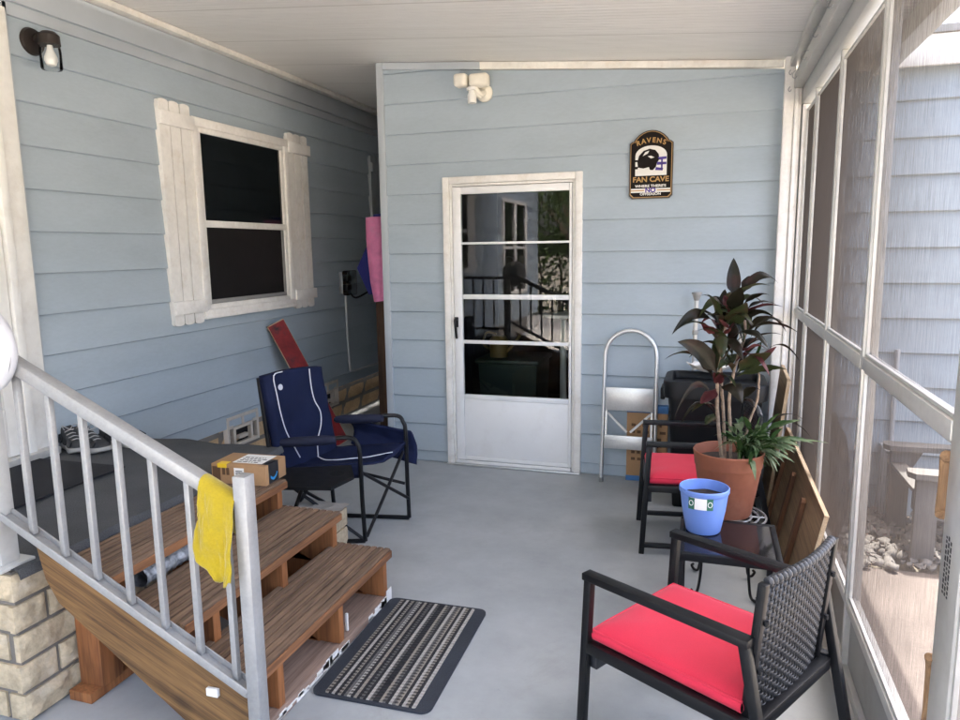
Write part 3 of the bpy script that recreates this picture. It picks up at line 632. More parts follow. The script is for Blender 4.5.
# screen door nearest the camera, its stile shows at the right edge
sdoor = thing('door_post', 'white stamped aluminium post with tan wooden pulls at right edge', 'post', (XS, 1.2, 0))
m = MB(); m.box(XS-.010,XS+.032,1.545,1.66,.03,zh,.004); m.build('stile', ALU, sdoor)
m = MB(); m.tube([(XS-.012,1.668,.93),(XS-.008,1.682,.945),(XS-.006,1.684,1.0),(XS-.008,1.682,1.045),(XS-.012,1.668,1.06)], .013, 10, smooth=4); m.build('handle', HANDLE_WOOD, sdoor)
m = MB(); m.tube([(XS-.012,1.660,.40),(XS-.004,1.676,.46),(XS-.002,1.684,.52),(XS-.006,1.674,.58),(XS-.014,1.660,.61)], .010, 10, smooth=4); m.build('handle', HANDLE_WOOD, sdoor)
m = MB(); rnd = random.Random(21)
for r in range(3):
    z = .775
    while z < .90: h = rnd.uniform(.004,.012); m.box(XS-.0108,XS-.0102,1.632-.014*r-.007,1.632-.014*r,z,z+h); z += h+.004
m.build('stamp_print', INK, sdoor, smooth=False)

# ================================================================== LANDING, CARPET, STEPS, RAILING
LX, LY0, LY1, LZ = -2.045, 1.545, 2.96, .515
ld = thing('porch_landing', 'tan split face block landing in front of the house door', 'landing', (-2.6, 2.2, 0))
m = MB(); blockwall(m, (LX-.012,LY0,0), (0,1,0), (1,0,0), LY1-LY0, LZ, LZ/5, .26, .015, .024, 11, .012)
blockwall(m, (XL,LY0+.012,0), (1,0,0), (0,-1,0), LX-XL-.012, LZ, LZ/5, .26, .016, .03, 12, .015)
blockwall(m, (LX-.012,LY1-.012,0), (-1,0,0), (0,1,0), .9, LZ, LZ/5, .26, .013, .010, 13, .04)
m.build('block_face', BLOCK, ld)
m = MB(); m.box(XL+.001,LX-.016,LY0+.016,LY1-.016,.0,LZ); m.build('core', MORTAR, ld, smooth=False)
# loose blocks beside the steps, under the chair table
lb = thing('stacked_block', 'tan rough block stacked beside the steps under the blue camp chair', 'block', (-1.9, 2.93, 0))
m = MB()
for k in range(2):
    blockwall(m, (-1.745,2.72,.0+k*.10), (0,1,0), (1,0,0), .42, .10, .10, .25, .01, .010, 31+k, .02); blockwall(m, (-1.98,2.735,k*.10), (1,0,0), (0,-1,0), .235, .10, .10, .24, .01, .008, 41+k, .03); blockwall(m, (-1.745,3.125,k*.10), (-1,0,0), (0,1,0), .235, .10, .10, .24, .01, .008, 51+k, .03)
m.box(-1.975,-1.75,2.74,3.12,.0,.205,.006)
m.build('block', BLOCK, lb)
m = MB(); m.grid(lambda u, v: V((-1.995+.27*u, 2.715+.43*v, .212+.02*noise.noise(V((u*7,v*9,2))))), 10, 14)
m.build('cap', VENT, lb)
# carpet
cp = MB(); nx, ny = 60, 70
def cfun(u, v):
    x = XL+.004+(LX+.012-XL)*u; far = LY1+.03+.07*noise.noise(V((u*3.3,1.7,0)))+.03*u; y = LY0+.01+(far-LY0)*v
    z = LZ+.012+.0035*noise.noise(V((x*9,y*9,0)))+(.022*max(0,noise.noise(V((u*4,5,0)))+.25)*max(0,(v-.86)/.14)**2)
    return (x, y, z)
cp.grid(cfun, nx, ny)
def lip(u, v):
    p = V(cfun(1, u)); return (p.x+.012*math.sin(v*PI/2), p.y, p.z-.03*v)
cp.grid(lip, ny, 3)
cp.grid(lambda u, v: V(cfun(u, 1))+V((0,.02*v,-.09*v)), nx, 2)
tag(cp.build('outdoor_carpet', CARPET), 'dark grey outdoor carpet covering the raised landing by the house', 'carpet')
m = MB(); M_ = [(-2.53,2.515,0),(-3.10,2.505,0),(-3.10,1.90,0),(-2.53,1.86,0)]
m.prism([(x,y,LZ+.0165) for x,y,_ in M_], (0,0,.008)); tag(m.build('door_mat', CARPET_BLACK, smooth=False), 'thin black door mat on the grey carpet before the house door', 'mat')
# shoes
def shoe(name, label, loc, rz, group):
    t = thing(name, label, 'shoe', loc, rz, group)
    pts = [(-.13,.035),(-.135,.0),(-.13,-.035),(-.06,-.034),(0,-.036),(.07,-.048),(.12,-.036),(.142,0),(.12,.034),(.07,.044),(0,.036),(-.06,.034)]
    pts = [V((a,b,0)) for a,b in pts]; pts = catmull(pts, 4, True)
    m = MB(); n = len(pts)
    rings = []
    for z, k in ((0,.95),(.008,1.04),(.022,1.04),(.028,1.0)): rings.append([m.bm.verts.new(p*k+V((0,0,z+(.012*max(0,(p.x-.08)/.06) if z < .02 else .008*max(0,(p.x-.08)/.06))))) for p in pts])
    for A, B in zip(rings, rings[1:]):
        for k in range(n): m.bm.faces.new((A[k],A[(k+1) % n],B[(k+1) % n],B[k]))
    m.bm.faces.new(rings[0][::-1]); m.bm.faces.new(rings[-1]); m.build('sole', SHOE_WHITE, t, world=False)
    m = MB(); rings = []
    def hgt(x): return .105 if x < -.07 else (.105-.02*(x+.07)/.05 if x < -.02 else max(.045, .085-.04*(x+.02)/.13))
    for j in range(6):
        f = j/5; ring = []
        for p in pts:
            kk = (.98-.30*f**2) ; h = hgt(p.x); ring.append(m.bm.verts.new(V((p.x*(.99-.10*f*f)-(.01*f), p.y*kk, .027+(h-.027)*math.sin(f*PI/2)))))
        rings.append(ring)
    for A, B in zip(rings, rings[1:]):
        for k in range(n): m.bm.faces.new((A[k],A[(k+1) % n],B[(k+1) % n],B[k]))
    m.bm.faces.new(rings[-1]); m.build('upper', SHOE_GREY, t, world=False)
    m = MB()
    for s in (-1, 1):
        for (a, b) in ((-.10,-.05),(-.02,.02),(.05,.09)):
            m.prism([(a,s*.0395,.032),(b,s*.042,.032),(b+.02,s*.036,.06),(a+.02,s*.034,.075)], (0,s*.004,0))
    m.lathe([(0,.001),(.026,.001),(.024,.006),(0,.007)], (-.085,0,.098), 16, 1.2, .95)
    m.build('overlay', SHOE_BLACK, t, world=False)
    m = MB()
    for i in range(4): x = -.03+.026*i; z = .094-.011*i; m.tube([(x,-.026,z-.006),(x+.006,0,z+.004),(x,.026,z-.006)], .003, 6, smooth=3)
    m.tube([(-.03,.0,.10),(-.05,.03,.118),(-.02,.035,.104),(-.03,0,.10),(-.045,-.03,.12),(-.015,-.03,.103)], .0022, 6, smooth=4)
    m.build('lace', SHOE_WHITE, t, world=False)
    return t
CZ = LZ+.016
shoe('running_shoe', 'black and grey running shoe nearest the door, heel against wall', (-3.03,2.70,CZ), -.45, 'running shoes on the carpet by the wall')
shoe('running_shoe', 'black and grey running shoe in the middle of the row by the wall', (-2.93,2.72,CZ), -.30, 'running shoes on the carpet by the wall')
shoe('running_shoe', 'black and grey running shoe farthest from the door, behind the handrail', (-2.84,2.835,CZ), -.05, 'running shoes on the carpet by the wall')

# steps
st = thing('wooden_steps', 'weathered wooden steps with three grooved treads going up to landing', 'steps', (-1.6, 2.1, 0))
SY0, SY1 = 1.655, 2.64
TR = [(-1.262,-1.535,.238), (-1.495,-1.79,.380), (-1.760,-2.01,.503)]
for i, (xf, xb, z) in enumerate(TR):
    m = MB(); n = 9; w = (xf-xb)/n; pr = []
    for k in range(n):
        a = xb+k*w; pr += [(a+.0025,z-.008),(a+.0035,z-.0005),(a+w*.5,z+.001),(a+w-.0035,z-.0005),(a+w-.0025,z-.008)]
    prof = [(xb,z-.036),(xb,z-.006)]+pr+[(xf,z-.006),(xf,z-.036)]
    nn = 14; rnd = random.Random(i)
    rings = []
    for j in range(nn+1):
        yy = SY0+.03*(0)+(SY1-SY0)*j/nn
        cut = (lambda x: yy+(.05*max(0,(xf-.06-x))/.2 if j == 0 else 0))
        rings.append([m.bm.verts.new((x+.0015*rnd.uniform(-1,1)*(x in (xf,xb)), cut(x), zz+.0015*noise.noise(V((x*30,yy*4,z))))) for x, zz in prof])
    for A, B in zip(rings, rings[1:]):
        for k in range(len(prof)): m.bm.faces.new((A[k],A[(k+1) % len(prof)],B[(k+1) % len(prof)],B[k]))
    m.bm.faces.new(rings[0][::-1]); m.bm.faces.new(rings[-1])
    tr = m.build('tread', TREAD, st, ang=20)
    m = MB(); m.box(xf+.0005,xf+.007,SY0+.002,SY1-.002,z-.037,z-.007,.002); m.box(xb+.02,xf-.002,SY1+.0005,SY1+.005,z-.036,z-.007,.001); m.build('nosing', TREAD_EDGE, tr)
# inner supports under every tread
zb = [.040, .240, .382]
def supports(xf, xb, z0, z1, ys_):
    for yy in ys_:
        m = MB(); m.box(xb+.03,xf-.012,yy,yy+.036,z0,z1,.003); m.build('support_block', ORANGE_WOOD, st)
supports(TR[0][0],TR[0][1],.042,TR[0][2]-.038,(SY1-.055,2.20,1.80)); supports(TR[1][0],TR[1][1],.16,TR[1][2]-.038,(SY1-.055,2.20,1.80)); supports(TR[2][0],TR[2][1],.30,TR[2][2]-.038,(SY1-.055,2.20,1.72))
for yy in (SY1-.056, 2.199, 1.799):
    m = MB(); m.prism([(-1.36,yy+.001,.042),(-2.02,yy+.001,.36),(-2.02,yy+.001,.16),(-1.62,yy+.001,.001),(-1.36,yy+.001,.001)], (0,.034,0)); m.build('carriage', ORANGE_WOOD, st, smooth=False)
m = MB(); m.box(-2.028,-1.995,SY0+.01,SY1-.01,.425,.462,.003); m.build('riser_board', ORANGE_WOOD, st)
m = MB(); m.box(-1.44,-1.272,1.66,SY1+.01,.001,.040,.003); m.build('base_plank', BASE_WOOD, st)
m = MB(); rnd = random.Random(4)
for i in range(26):
    yy = rnd.uniform(1.75,2.64); h = rnd.uniform(.008,.036); L = rnd.uniform(.02,.09); m.box(-1.2715,-1.2695,yy,yy+L,rnd.uniform(.002,.036-h+.004),.004+h)
m.build('paint_flakes', WHITE, st, smooth=False)
m = MB(); m.box(-1.271,-1.2685,2.60,2.648,.002,.06); m.build('paint_chip', WHITE, st, smooth=False)
m = MB(); m.box(-1.30,-1.288,2.288,2.300,.042,.115,.004); m.build('putty_streak', WHITE, st)
# outer stringer on the near side
m = MB(); y0, y1 = 1.615, 1.652
m.prism([(-2.01,y0,.590),(-1.232,y0,.222),(-1.232,y0,.001),(-1.36,y0,.001),(-1.94,y0,.405),(-1.985,y0,.48)], (0,y1-y0,0)); m.build('stringer', STRINGER, st, smooth=False)
m = MB(); m.box(-2.025,-1.925,1.735,1.825,.0375,.42,.003); m.build('support_post', ORANGE_WOOD, st)
m = MB(); m.box(-1.99,-1.70,1.60,1.615,.001,.001)if 0 else m.box(-2.03,-1.935,1.69,2.45,.001,.037,.003); m.build('brace', ORANGE_WOOD, st)
m = MB(); m.box(-1.385,-1.345,1.600,1.613,.197,.222,.002); m.build('tag', PAPER, st)
# duct under the top tread
FOIL = mat('foil', (.42,.43,.44), .45, .35, var=.3, vscale=40, fine=.4, fscale=90, bump=1, bscale=60)
du = thing('foil_duct', 'silver crumpled foil duct lying under the top wooden tread', 'duct', (-1.9, 1.95, .3))
m = MB(); m.grid(lambda u, v: V((-1.86+(.042+.003*math.sin(v*90)+.012*noise.noise(V((math.cos(2*PI*u)*3,math.sin(2*PI*u)*3,v*14))))*math.cos(2*PI*u), 1.86+.62*v, .43-.042+.0+(.040+.004*math.sin(v*90))*math.sin(2*PI*u)*.9)), 18, 60); m.build('tube', FOIL, du)

# railing
rl = thing('stair_railing', 'white aluminium stair railing with square posts and slim balusters', 'railing', (-1.6, 1.6, 0))
RY = 1.585
m = MB(); m.box(-1.212,-1.172,RY-.022,RY+.022,.0,.902,.002); m.build('post', RAIL, rl)
m = MB(); m.box(-2.155,-2.085,RY-.032,RY+.032,LZ+.02,1.225,.003); m.build('post', ALU, rl)
m = MB(); m.box(-2.185,-2.055,RY-.06,RY+.06,LZ+.011,LZ+.022,.002); m.build('base_flange', ALU, rl)
hs = lambda x: .854+(-1.291-x)*.477
m = MB(); m.bar((-2.085,RY,hs(-2.085)),(-1.213,RY,hs(-1.213)),.046,.042,bev=.008); m.build('handrail', RAIL, rl)
bs = lambda x: .250+(-1.216-x)*.506
m = MB(); m.bar((-2.085,RY,bs(-2.085)),(-1.213,RY,bs(-1.213)),.040,.012,bev=.002); m.bar((-2.085,RY-.020,bs(-2.085)+.010),(-1.213,RY-.020,bs(-1.213)+.010),.005,.026,bev=.001); m.bar((-2.085,RY+.020,bs(-2.085)+.010),(-1.213,RY+.020,bs(-1.213)+.010),.005,.026,bev=.001); m.build('bottom_rail', RAIL, rl)
for k in range(7):
    x = -1.975+.1195*k
    m = MB(); m.box(x-.009,x+.009,RY-.009,RY+.009,bs(x)+.012,hs(x)-.022,.0015); m.build('baluster', RAIL, rl)
# level run along the near edge of the landing
m = MB(); m.bar((-3.11,RY,1.19),(-2.156,RY,1.19),.046,.034,bev=.006); m.bar((-3.11,RY,.62),(-2.156,RY,.62),.040,.03,bev=.003); m.build('level_rail', RAIL, rl)
for k in range(7):
    x = -3.0+.12*k; m = MB(); m.box(x-.009,x+.009,RY-.009,RY+.009,.636,1.172,.0015); m.build('baluster', RAIL, rl)

# yellow cloth over the handrail
m = MB()
def cloth(u, v):
    x = -1.318+.108*u+.006*v; zt = hs(x)+.024
    L = .150+.085*math.sin(min(1,u*1.05)*PI*.80)+.02*noise.noise(V((u*4,3,0)))
    fold = .011*math.sin(u*9+v*2.6)+.012*noise.noise(V((u*5,v*4,1)))+.005*noise.noise(V((u*13,v*11,5)))
    if v < .16:
        a = (v/.16)*PI; return (x, RY+.028*math.cos(a), zt-.022+.024*math.sin(a) - (.12 if v == 0 else 0))
    w = (v-.16)/.84; xx = x+(.015*(u-.5)-.012)*w
    return (xx, RY-.028-.004-.020*w+fold*(.25+w), zt-.022-L*w)
m.grid(cloth, 44, 52)
o = m.build('yellow_cloth', CLOTH_Y, ang=180); sm = o.modifiers.new('s', 'SOLIDIFY'); sm.thickness = .005; sm.offset = 0
tag(o, 'yellow microfibre cloth draped over the lower end of the handrail', 'cloth')
# white bag hung on the landing post
m = MB()
def bag(u, v):
    a = 2*PI*u; t = v*PI; r = math.sin(t)**.75; ir = 1+.06*noise.noise(V((math.cos(a)*2,math.sin(a)*2,v*5)))
    return (-2.055+.135*r*math.cos(a)*ir, RY-.055+.075*r*math.sin(a)*ir, 1.345-.27*(1-math.cos(t))/2*1.0+.012*noise.noise(V((u*6,v*6,3)))+.02)
m.grid(bag, 40, 24); bmesh.ops.remove_doubles(m.bm, verts=m.bm.verts[:], dist=.0008)
bg = thing('white_bag', 'white plastic bag with small red print hung over the landing post', 'bag', (-2.092, RY, 1.2))
m.build('sack', BAG, bg, ang=180)
m = MB(); m.tube([(-2.15,RY-.05,1.34),(-2.14,RY-.01,1.40),(-2.10,RY,1.42),(-2.06,RY-.01,1.40),(-2.05,RY-.05,1.34)], .006, 8, smooth=4); m.build('handle', BAG, bg)
m = MB(); m.bar((-2.05,RY-.140,1.245),(-1.995,RY-.118,1.262),.002,.012); m.build('red_print', RED, bg)

# package on the top tread
PZ = .503+.0025
pk = thing('parcel_box', 'small brown parcel with white label and black side tape on top tread', 'parcel', (-1.92, 2.6, PZ), .06)
m = MB(); m.box(-.132,.132,-.085,.085,0,.088,.002); m.build('carton', CARD, pk, world=False)
m = MB(); m.box(-.045,.098,-.055,.07,.0885,.0895); m.build('label', PAPER, pk, world=False, smooth=False)
m = MB(); rnd = random.Random(2)
for r in range(4):
    x = -.03
    while x < .07:
        w = rnd.uniform(.006,.022); m.box(x,x+w,-.045+.022*r,-.036+.022*r,.0896,.0900); x += w+.006
m.build('label_print', INK, pk, world=False, smooth=False)
m = MB(); m.box(.132,.1333,-.060,.020,-.0+.002,.089); m.box(.08,.1333,-.060,.020,.0882,.0886); m.build('side_tape', INK, pk, world=False, smooth=False)
m = MB(); m.grid(lambda u, v: (.1336, -.048+.052*u, .026+.012*v-.014*math.sin(u*PI)*(1-.0*v)), 12, 1); m.prism([(.1335,.002,.030),(.1335,.012,.038),(.1335,.0,.043)], (.0006,0,0)); m.build('tape_mark', BLUE_INK, pk, world=False, smooth=False)
m = MB(); m.box(-.02,.028,-.0862,-.0853,.014,.074); m.build('barcode_label', PAPER, pk, world=False, smooth=False)
m = MB()
for i in range(6): m.box(-.012,.020,-.0868,-.0863,.024+.007*i,.0275+.007*i)
m.build('barcode', INK, pk, world=False, smooth=False)
m = MB(); m.box(-.126,-.088,-.0862,-.0853,.012,.076); m.box(-.078,-.064,-.0862,-.0853,.04,.072); m.box(-.058,-.044,-.0862,-.0853,.04,.072); m.build('handling_print', CARD_DARK, pk, world=False, smooth=False)
m = MB(); m.box(-.10,-.055,-.088,-.05,.0885,.0905,.001); m.box(-.10,-.055,-.0876,-.0853,.072,.089); m.build('yellow_sticker', YEL_TAPE, pk, world=False, smooth=False)

# striped door mat
rg = thing('striped_mat', 'black and grey striped woven mat on the floor before the steps', 'mat', (-1.046, 2.306, 0), .02)
def rrect(w, h, r, z): 
    out = []
    for cx, cy, a0 in ((w-r,h-r,0),(-w+r,h-r,90),(-w+r,-h+r,180),(w-r,-h+r,270)):
        for k in range(6): a = math.radians(a0+18*k); out.append((cx+r*math.cos(a), cy+r*math.sin(a), z))
    return out
m = MB(); m.prism(rrect(.218,.352,.035,.001), (0,0,.007)); m.build('border', RUG_EDGE, rg, world=False, smooth=False)
m = MB(); m.prism(rrect(.166,.338,.006,.0081), (0,0,.003)); m.build('striped_centre', RUG, rg, world=False, smooth=False)

# ================================================================== BLUE CAMP CHAIR
cc = thing('camp_chair', 'navy blue folding camp chair with white piping and black side table', 'chair', (-1.85, 3.25, 0))
nf, ff = V((-1.655,3.165,0)), V((-1.565,3.53,0))      # front feet
nb, fb = V((-2.10,3.01,0)), V((-2.02,3.45,0))         # rear feet
R_ = .0115
m = MB(); m.tube([nf+V((0,0,.012)), nf+V((-.006,-.005,.25)), nf+V((-.008,-.006,.47)), nf+V((-.02,-.008,.535)), nf+V((-.07,-.02,.565)), nb+V((.20,.06,.553)), nb+V((.05,.02,.545))], R_, 10, smooth=6); m.build('arm_frame', BLACK, cc)
m = MB(); m.tube([ff+V((0,0,.012)), ff+V((-.006,.004,.25)), ff+V((-.008,.005,.49)), ff+V((-.02,.005,.56)), ff+V((-.07,.0,.598)), fb+V((.20,.01,.585)), fb+V((.05,.01,.57))], R_, 10, smooth=6); m.build('arm_frame', BLACK, cc)
TL, TR_ = V((-2.115,2.985,.885)), V((-2.055,3.385,.870))
m = MB(); m.tube([nb+V((0.03,0.01,.012)), nb+V((.01,.0,.45)), TL], R_, 10); m.build('back_frame', BLACK, cc)
m = MB(); m.tube([fb+V((0.03,0,.012)), fb+V((0.0,0,.45)), TR_], R_, 10); m.build('back_frame', BLACK, cc)
m = MB(); m.tube([nf+V((0,0,.012)), nb+V((.03,.01,.012))], R_, 10); m.build('floor_bar', BLACK, cc); m = MB(); m.tube([ff+V((0,0,.012)), fb+V((.03,0,.012))], R_, 10); m.build('floor_bar', BLACK, cc)
m = MB(); m.tube([nf+V((.004,.012,.03)), ff+V((-.02,-.01,.40))], .009, 8); m.tube([ff+V((.004,-.012,.13)), nf+V((-.02,.01,.38))], .009, 8); m.tube([nb+V((.05,.02,.06)), fb+V((0,-.02,.38))], .009, 8); m.tube([fb+V((.05,-.02,.06)), nb+V((0,.02,.38))], .009, 8); m.tube([nf+V((-.01,0,.02)), nb+V((.02,.01,.38))], .009, 8); m.tube([ff+V((-.02,0,.21)), fb+V((.02,.01,.30))], .009, 8); m.build('cross_brace', BLACK, cc)
# seat cloth
sA, sB, sC, sD = nb+V((.03,.02,.40)), nf+V((-.005,.012,.425)), ff+V((-.005,-.01,.445)), fb+V((.03,0,.41))
m = MB()
def seat(u, v):
    p = (sA.lerp(sB, u)).lerp(sD.lerp(sC, u), v); s = math.sin(v*PI)*math.sin(min(1,u*1.1)*PI*.5+.3)
    return p+V((.012*math.sin(v*PI)*u, 0, -.035*s+.006*noise.noise(p*18)))
m.grid(seat, 20, 20); m.grid(lambda u, v: seat(u, 0)+V((0,.006*math.sin(u*9)*v,-.075*v)), 16, 3); m.grid(lambda u, v: seat(0, u)+V((-.02*v,0,-.05*v)), 8, 2); bmesh.ops.remove_doubles(m.bm, verts=m.bm.verts[:], dist=.0005); o = m.build('seat', NAVY, cc, ang=180); k = o.modifiers.new('s','SOLIDIFY'); k.thickness = .014; k.offset = 0
bA, bB = nb+V((.03,.01,.37)), fb+V((.03,0,.37))
def back(u, v):
    p = bA.lerp(bB, u).lerp((TL+V((.01,-.012,.012))).lerp(TR_+V((.01,.012,.012)), u), v)
    return p+V((-.02*math.sin(u*PI)*(1-.3*v)+.022+.006*noise.noise(p*14), 0, .010*math.sin(u*PI)*v))
m = MB(); m.grid(back, 20, 24); o = m.build('backrest', NAVY, cc, ang=180); k = o.modifiers.new('s','SOLIDIFY'); k.thickness = .045; k.offset = 0
m = MB()
def on_back(u, v): return back(u, v)+V((.026,-.005,0))
m.tube([on_back(.12+.02*math.sin(t*.5) + (.26*max(0,.45-t/12)*1.6 if t/12 < .45 else 0), 1-t/12*.98) for t in range(0, 1)] + [on_back(u_, v_) for u_, v_ in ((.13,.985),(.135,.8),(.15,.6),(.19,.42),(.28,.25),(.36,.12))], .0032, 6, smooth=4)
m.tube([on_back(u_, v_) for u_, v_ in ((.78,.985),(.76,.8),(.77,.65),(.84,.52),(.80,.38),(.70,.22),(.66,.05))], .0032, 6, smooth=4)
def on_seat(u, v): return seat(u, v)+V((.002,-.002,.0095))
m.tube([on_seat(u_, v_) for u_, v_ in ((.02,.66),(.12,.58),(.25,.5),(.40,.48),(.55,.56),(.70,.60),(.84,.66),(.96,.72))], .0032, 6, smooth=4)
m.build('piping', PIPING, cc)
m = MB(); m.lathe([(0,0),(.019,0),(.019,.002),(0,.002)], n=20, sx=.8)
q = on_back(.22,.86); m.bm.transform(Matrix.Translation(q) @ Matrix.Rotation(math.radians(80), 4, 'Y')); m.build('emblem', PIPING, cc)
m = MB(); p0, p1 = nb+V((.06,.022,.546)), nb+V((.33,.10,.56)); m.tube([p0+(p1-p0)*t/6 for t in range(7)], [.019,.025,.026,.026,.026,.025,.019], 12); m.build('arm_pad', NAVY_DARK, cc)
m = MB(); p0, p1 = fb+V((.06,.01,.572)), fb+V((.34,.022,.592)); m.tube([p0+(p1-p0)*t/6 for t in range(7)], [.019,.025,.026,.026,.026,.025,.019], 12); m.build('arm_pad', NAVY_DARK, cc)
# pouch on the far arm
m = MB()
def pouch(u, v): 
    p = (fb+V((.12,.03,.565))).lerp(ff+V((.0,.03,.50)), u); return p+V((.03*v*u, .030+.045*math.sin(v*PI)+.010*noise.noise(V((u*6,v*5,2))), -.17*v*(1-.15*math.cos(u*3))))
m.grid(pouch, 16, 12); o = m.build('pouch', NAVY, cc, ang=180); k = o.modifiers.new('s','SOLIDIFY'); k.thickness = .012
# side table with cup hole
m = MB(); T = [V((-2.03,2.985,.428)), V((-1.70,3.13,.428)), V((-1.60,2.97,.428)), V((-1.625,2.79,.428)), V((-1.93,2.72,.428)), V((-2.05,2.82,.428))]
cx = V((-1.70,2.985,.428)); n = 24; ring = [cx+V((.038*math.cos(2*PI*k/n),.038*math.sin(2*PI*k/n),0)) for k in range(n)]
b = bmesh.new(); tv = [b.verts.new(p) for p in T]; rv = [b.verts.new(p) for p in ring]
es = [b.edges.new((tv[i],tv[(i+1) % len(tv)])) for i in range(len(tv))]+[b.edges.new((rv[i],rv[(i+1) % n])) for i in range(n)]
bmesh.ops.triangle_fill(b, use_beauty=True, edges=es); fs = [f for f in b.faces if (f.calc_center_median()-cx).length < .03]; bmesh.ops.delete(b, geom=fs, context='FACES')
r = bmesh.ops.extrude_face_region(b, geom=b.faces[:]); bmesh.ops.translate(b, verts=[v for v in r['geom'] if isinstance(v, bmesh.types.BMVert)], vec=(0,0,-.016)); m._merge(b)
tb = m.build('side_table', BLACK_PLASTIC, cc)
m = MB(); m.lathe([(.037,0),(.034,-.05),(0,-.052)], cx, 20); m.build('cup_net', BLACK_DULL, tb)
m = MB(); m.tube([(-1.80,2.84,.41),(-1.93,2.93,.20),(-2.03,3.02,.10)], .010, 8); m.build('table_strut', BLACK, tb)

# ================================================================== RED CUSHION CHAIRS
def red_chair(label, loc, rz):
    t = thing('patio_chair', label, 'chair', loc, rz, 'black patio chairs with red cushions')
    W, D, HA = .475, .52, .57      # local: x forward, y left; origin on floor at the middle
    xf, xr = D/2, -D/2
    B = lambda: MB()
    for s in (1, -1):
        y = s*(W/2-.014)
        m = B(); m.bar((xf+.015,y,0),(xf-.014,y,HA-.012),.024,.026,up=(1,0,0),bev=.003); m.build('front_leg', BLACK, t, world=False)
        m = B(); m.bar((xr-.09,y,0),(xr+.03,y,HA-.012),.024,.026,up=(1,0,0),bev=.003); m.build('rear_leg', BLACK, t, world=False)
        m = B(); m.box(xr+.012,xf+.002,y-.019,y+.019,HA-.022,HA,.003); m.build('armrest', BLACK, t, world=False)
        m = B(); m.bar((xr+.0,y,.338),(xf-.01,y,.338),.026,.034,bev=.003); m.bar((xr-.08,y,.045),(xf+.012,y,.045),.022,.022,bev=.002); m.build('side_rail', BLACK, t, world=False)
        m = B(); m.bar((xr+.034,s*(W/2-.040),.30),(xr-.0,s*(W/2-.040),.708),.022,.022,up=(1,0,0),bev=.003); m.build('back_post', BLACK, t, world=False)
    m = B(); m.box(xf-.03,xf-.004,-W/2+.03,W/2-.03,.262,.356,.003); m.build('front_apron', WICKER, t, world=False)
    m = B(); m.box(xr+.03,xf-.032,-W/2+.028,W/2-.028,.322,.345,.002); m.build('seat_deck', BLACK_DULL, t, world=False)
    m = B(); m.box(xr-.01,xr+.02,-W/2+.03,W/2-.03,.318,.352,.002); m.build('rear_rail', BLACK, t, world=False)
    # cushion
    m = B(); cw, cd = W/2-.026, D-.05
    def cush(u, v, top):
        x = xr+.035+cd*u; y = -cw+2*cw*v; e = min(u*cd, (1-u)*cd, v*2*cw, (1-v)*2*cw); k = min(1, e/.035)**.5
        p = .016*min(1, e/.16)-.007*math.exp(-((u-.45)**2+(v-.5)**2)*14)+.004*noise.noise(V((x*7,y*7,4+rz)))*min(1, e/.05)
        return V((x, y, .348+(.052+p+.003*noise.noise(V((x*12,y*12,top))) if top else .0)*1.0-(.012*(1-k) if top else -.010*(1-k))))
    m.grid(lambda u, v: cush(u, v, 1), 26, 24); m.grid(lambda u, v: cush(u, 1-v, 0), 26, 24)
    def side(f): m.grid(lambda u, v: f(u, v), 26, 3)
    side(lambda u, v: cush(u,0,0).lerp(cush(u,0,1), v)+V((0,-.006*math.sin(v*PI),0))); side(lambda u, v: cush(u,1,0).lerp(cush(u,1,1), v)+V((0,.006*math.sin(v*PI),0)))
    side(lambda u, v: cush(0,u,0).lerp(cush(0,u,1), v)+V((-.006*math.sin(v*PI),0,0))); side(lambda u, v: cush(1,u,0).lerp(cush(1,u,1), v)+V((.006*math.sin(v*PI),0,0)))
    bmesh.ops.remove_doubles(m.bm, verts=m.bm.verts[:], dist=.0005); c = m.build('cushion', RED, t, world=False, ang=50)
    m = B(); r = [cush(u,0,1) for u in [i/12 for i in range(13)]]+[cush(1,v,1) for v in [i/12 for i in range(1,13)]]+[cush(u,1,1) for u in [1-i/12 for i in range(1,13)]]+[cush(0,v,1) for v in [1-i/12 for i in range(1,12)]]
    m.tube(r, .0035, 6, closed=True); m.build('welt', RED, c, world=False)
    # woven back
    hw_ = W/2-.052; z0, z1 = .33, .70
    bx = lambda z: xr+.034-.085*(z-.30)
    m = B(); rows = 30; cols = 22
    for r in range(rows):
        za = z0+(z1-z0)*r/rows; zb_ = za+(z1-z0)/rows*1.0
        def strip(u, v):
            z = za+(zb_-za)*v; ph = u*cols*PI+(PI if r % 2 else 0); bow = -.018*math.sin(u*PI)
            return V((bx(z)+.0036*math.sin(ph)+bow+.001*math.sin(v*PI), -hw_+2*hw_*u, z))
        m.grid(strip, cols*4, 2)
    m.grid(lambda u, v: V((bx(z0+(z1-z0)*v)-.018*math.sin(u*PI), -hw_+2*hw_*u, z0+(z1-z0)*v)), 12, 2)
    o = m.build('woven_back', WICKER, t, world=False, ang=180, recalc=False); k = o.modifiers.new('s','SOLIDIFY'); k.thickness = .002; k.offset = 0
    m = B()
    for c_ in range(cols):
        u = (c_+.5)/cols; yy = -hw_+2*hw_*u; bow = -.018*math.sin(u*PI); m.tube([(bx(z0)+bow,yy,z0),(bx(z1)+bow,yy,z1)], .003, 6)
    m.build('stake', BLACK_DULL, o, world=False)
    m = B(); nb_ = 20
    for k in range(nb_):
        u0, u1 = (k+.06)/nb_, (k+.94)/nb_
        p = lambda u: V((bx(z1)-.018*math.sin(u*PI), -hw_+2*hw_*u, z1+.006)); a, b_ = p(u0), p(u1)
        m.tube([a+(b_-a)*j/4 for j in range(5)], [.009,.0125,.0130,.0125,.009], 10)
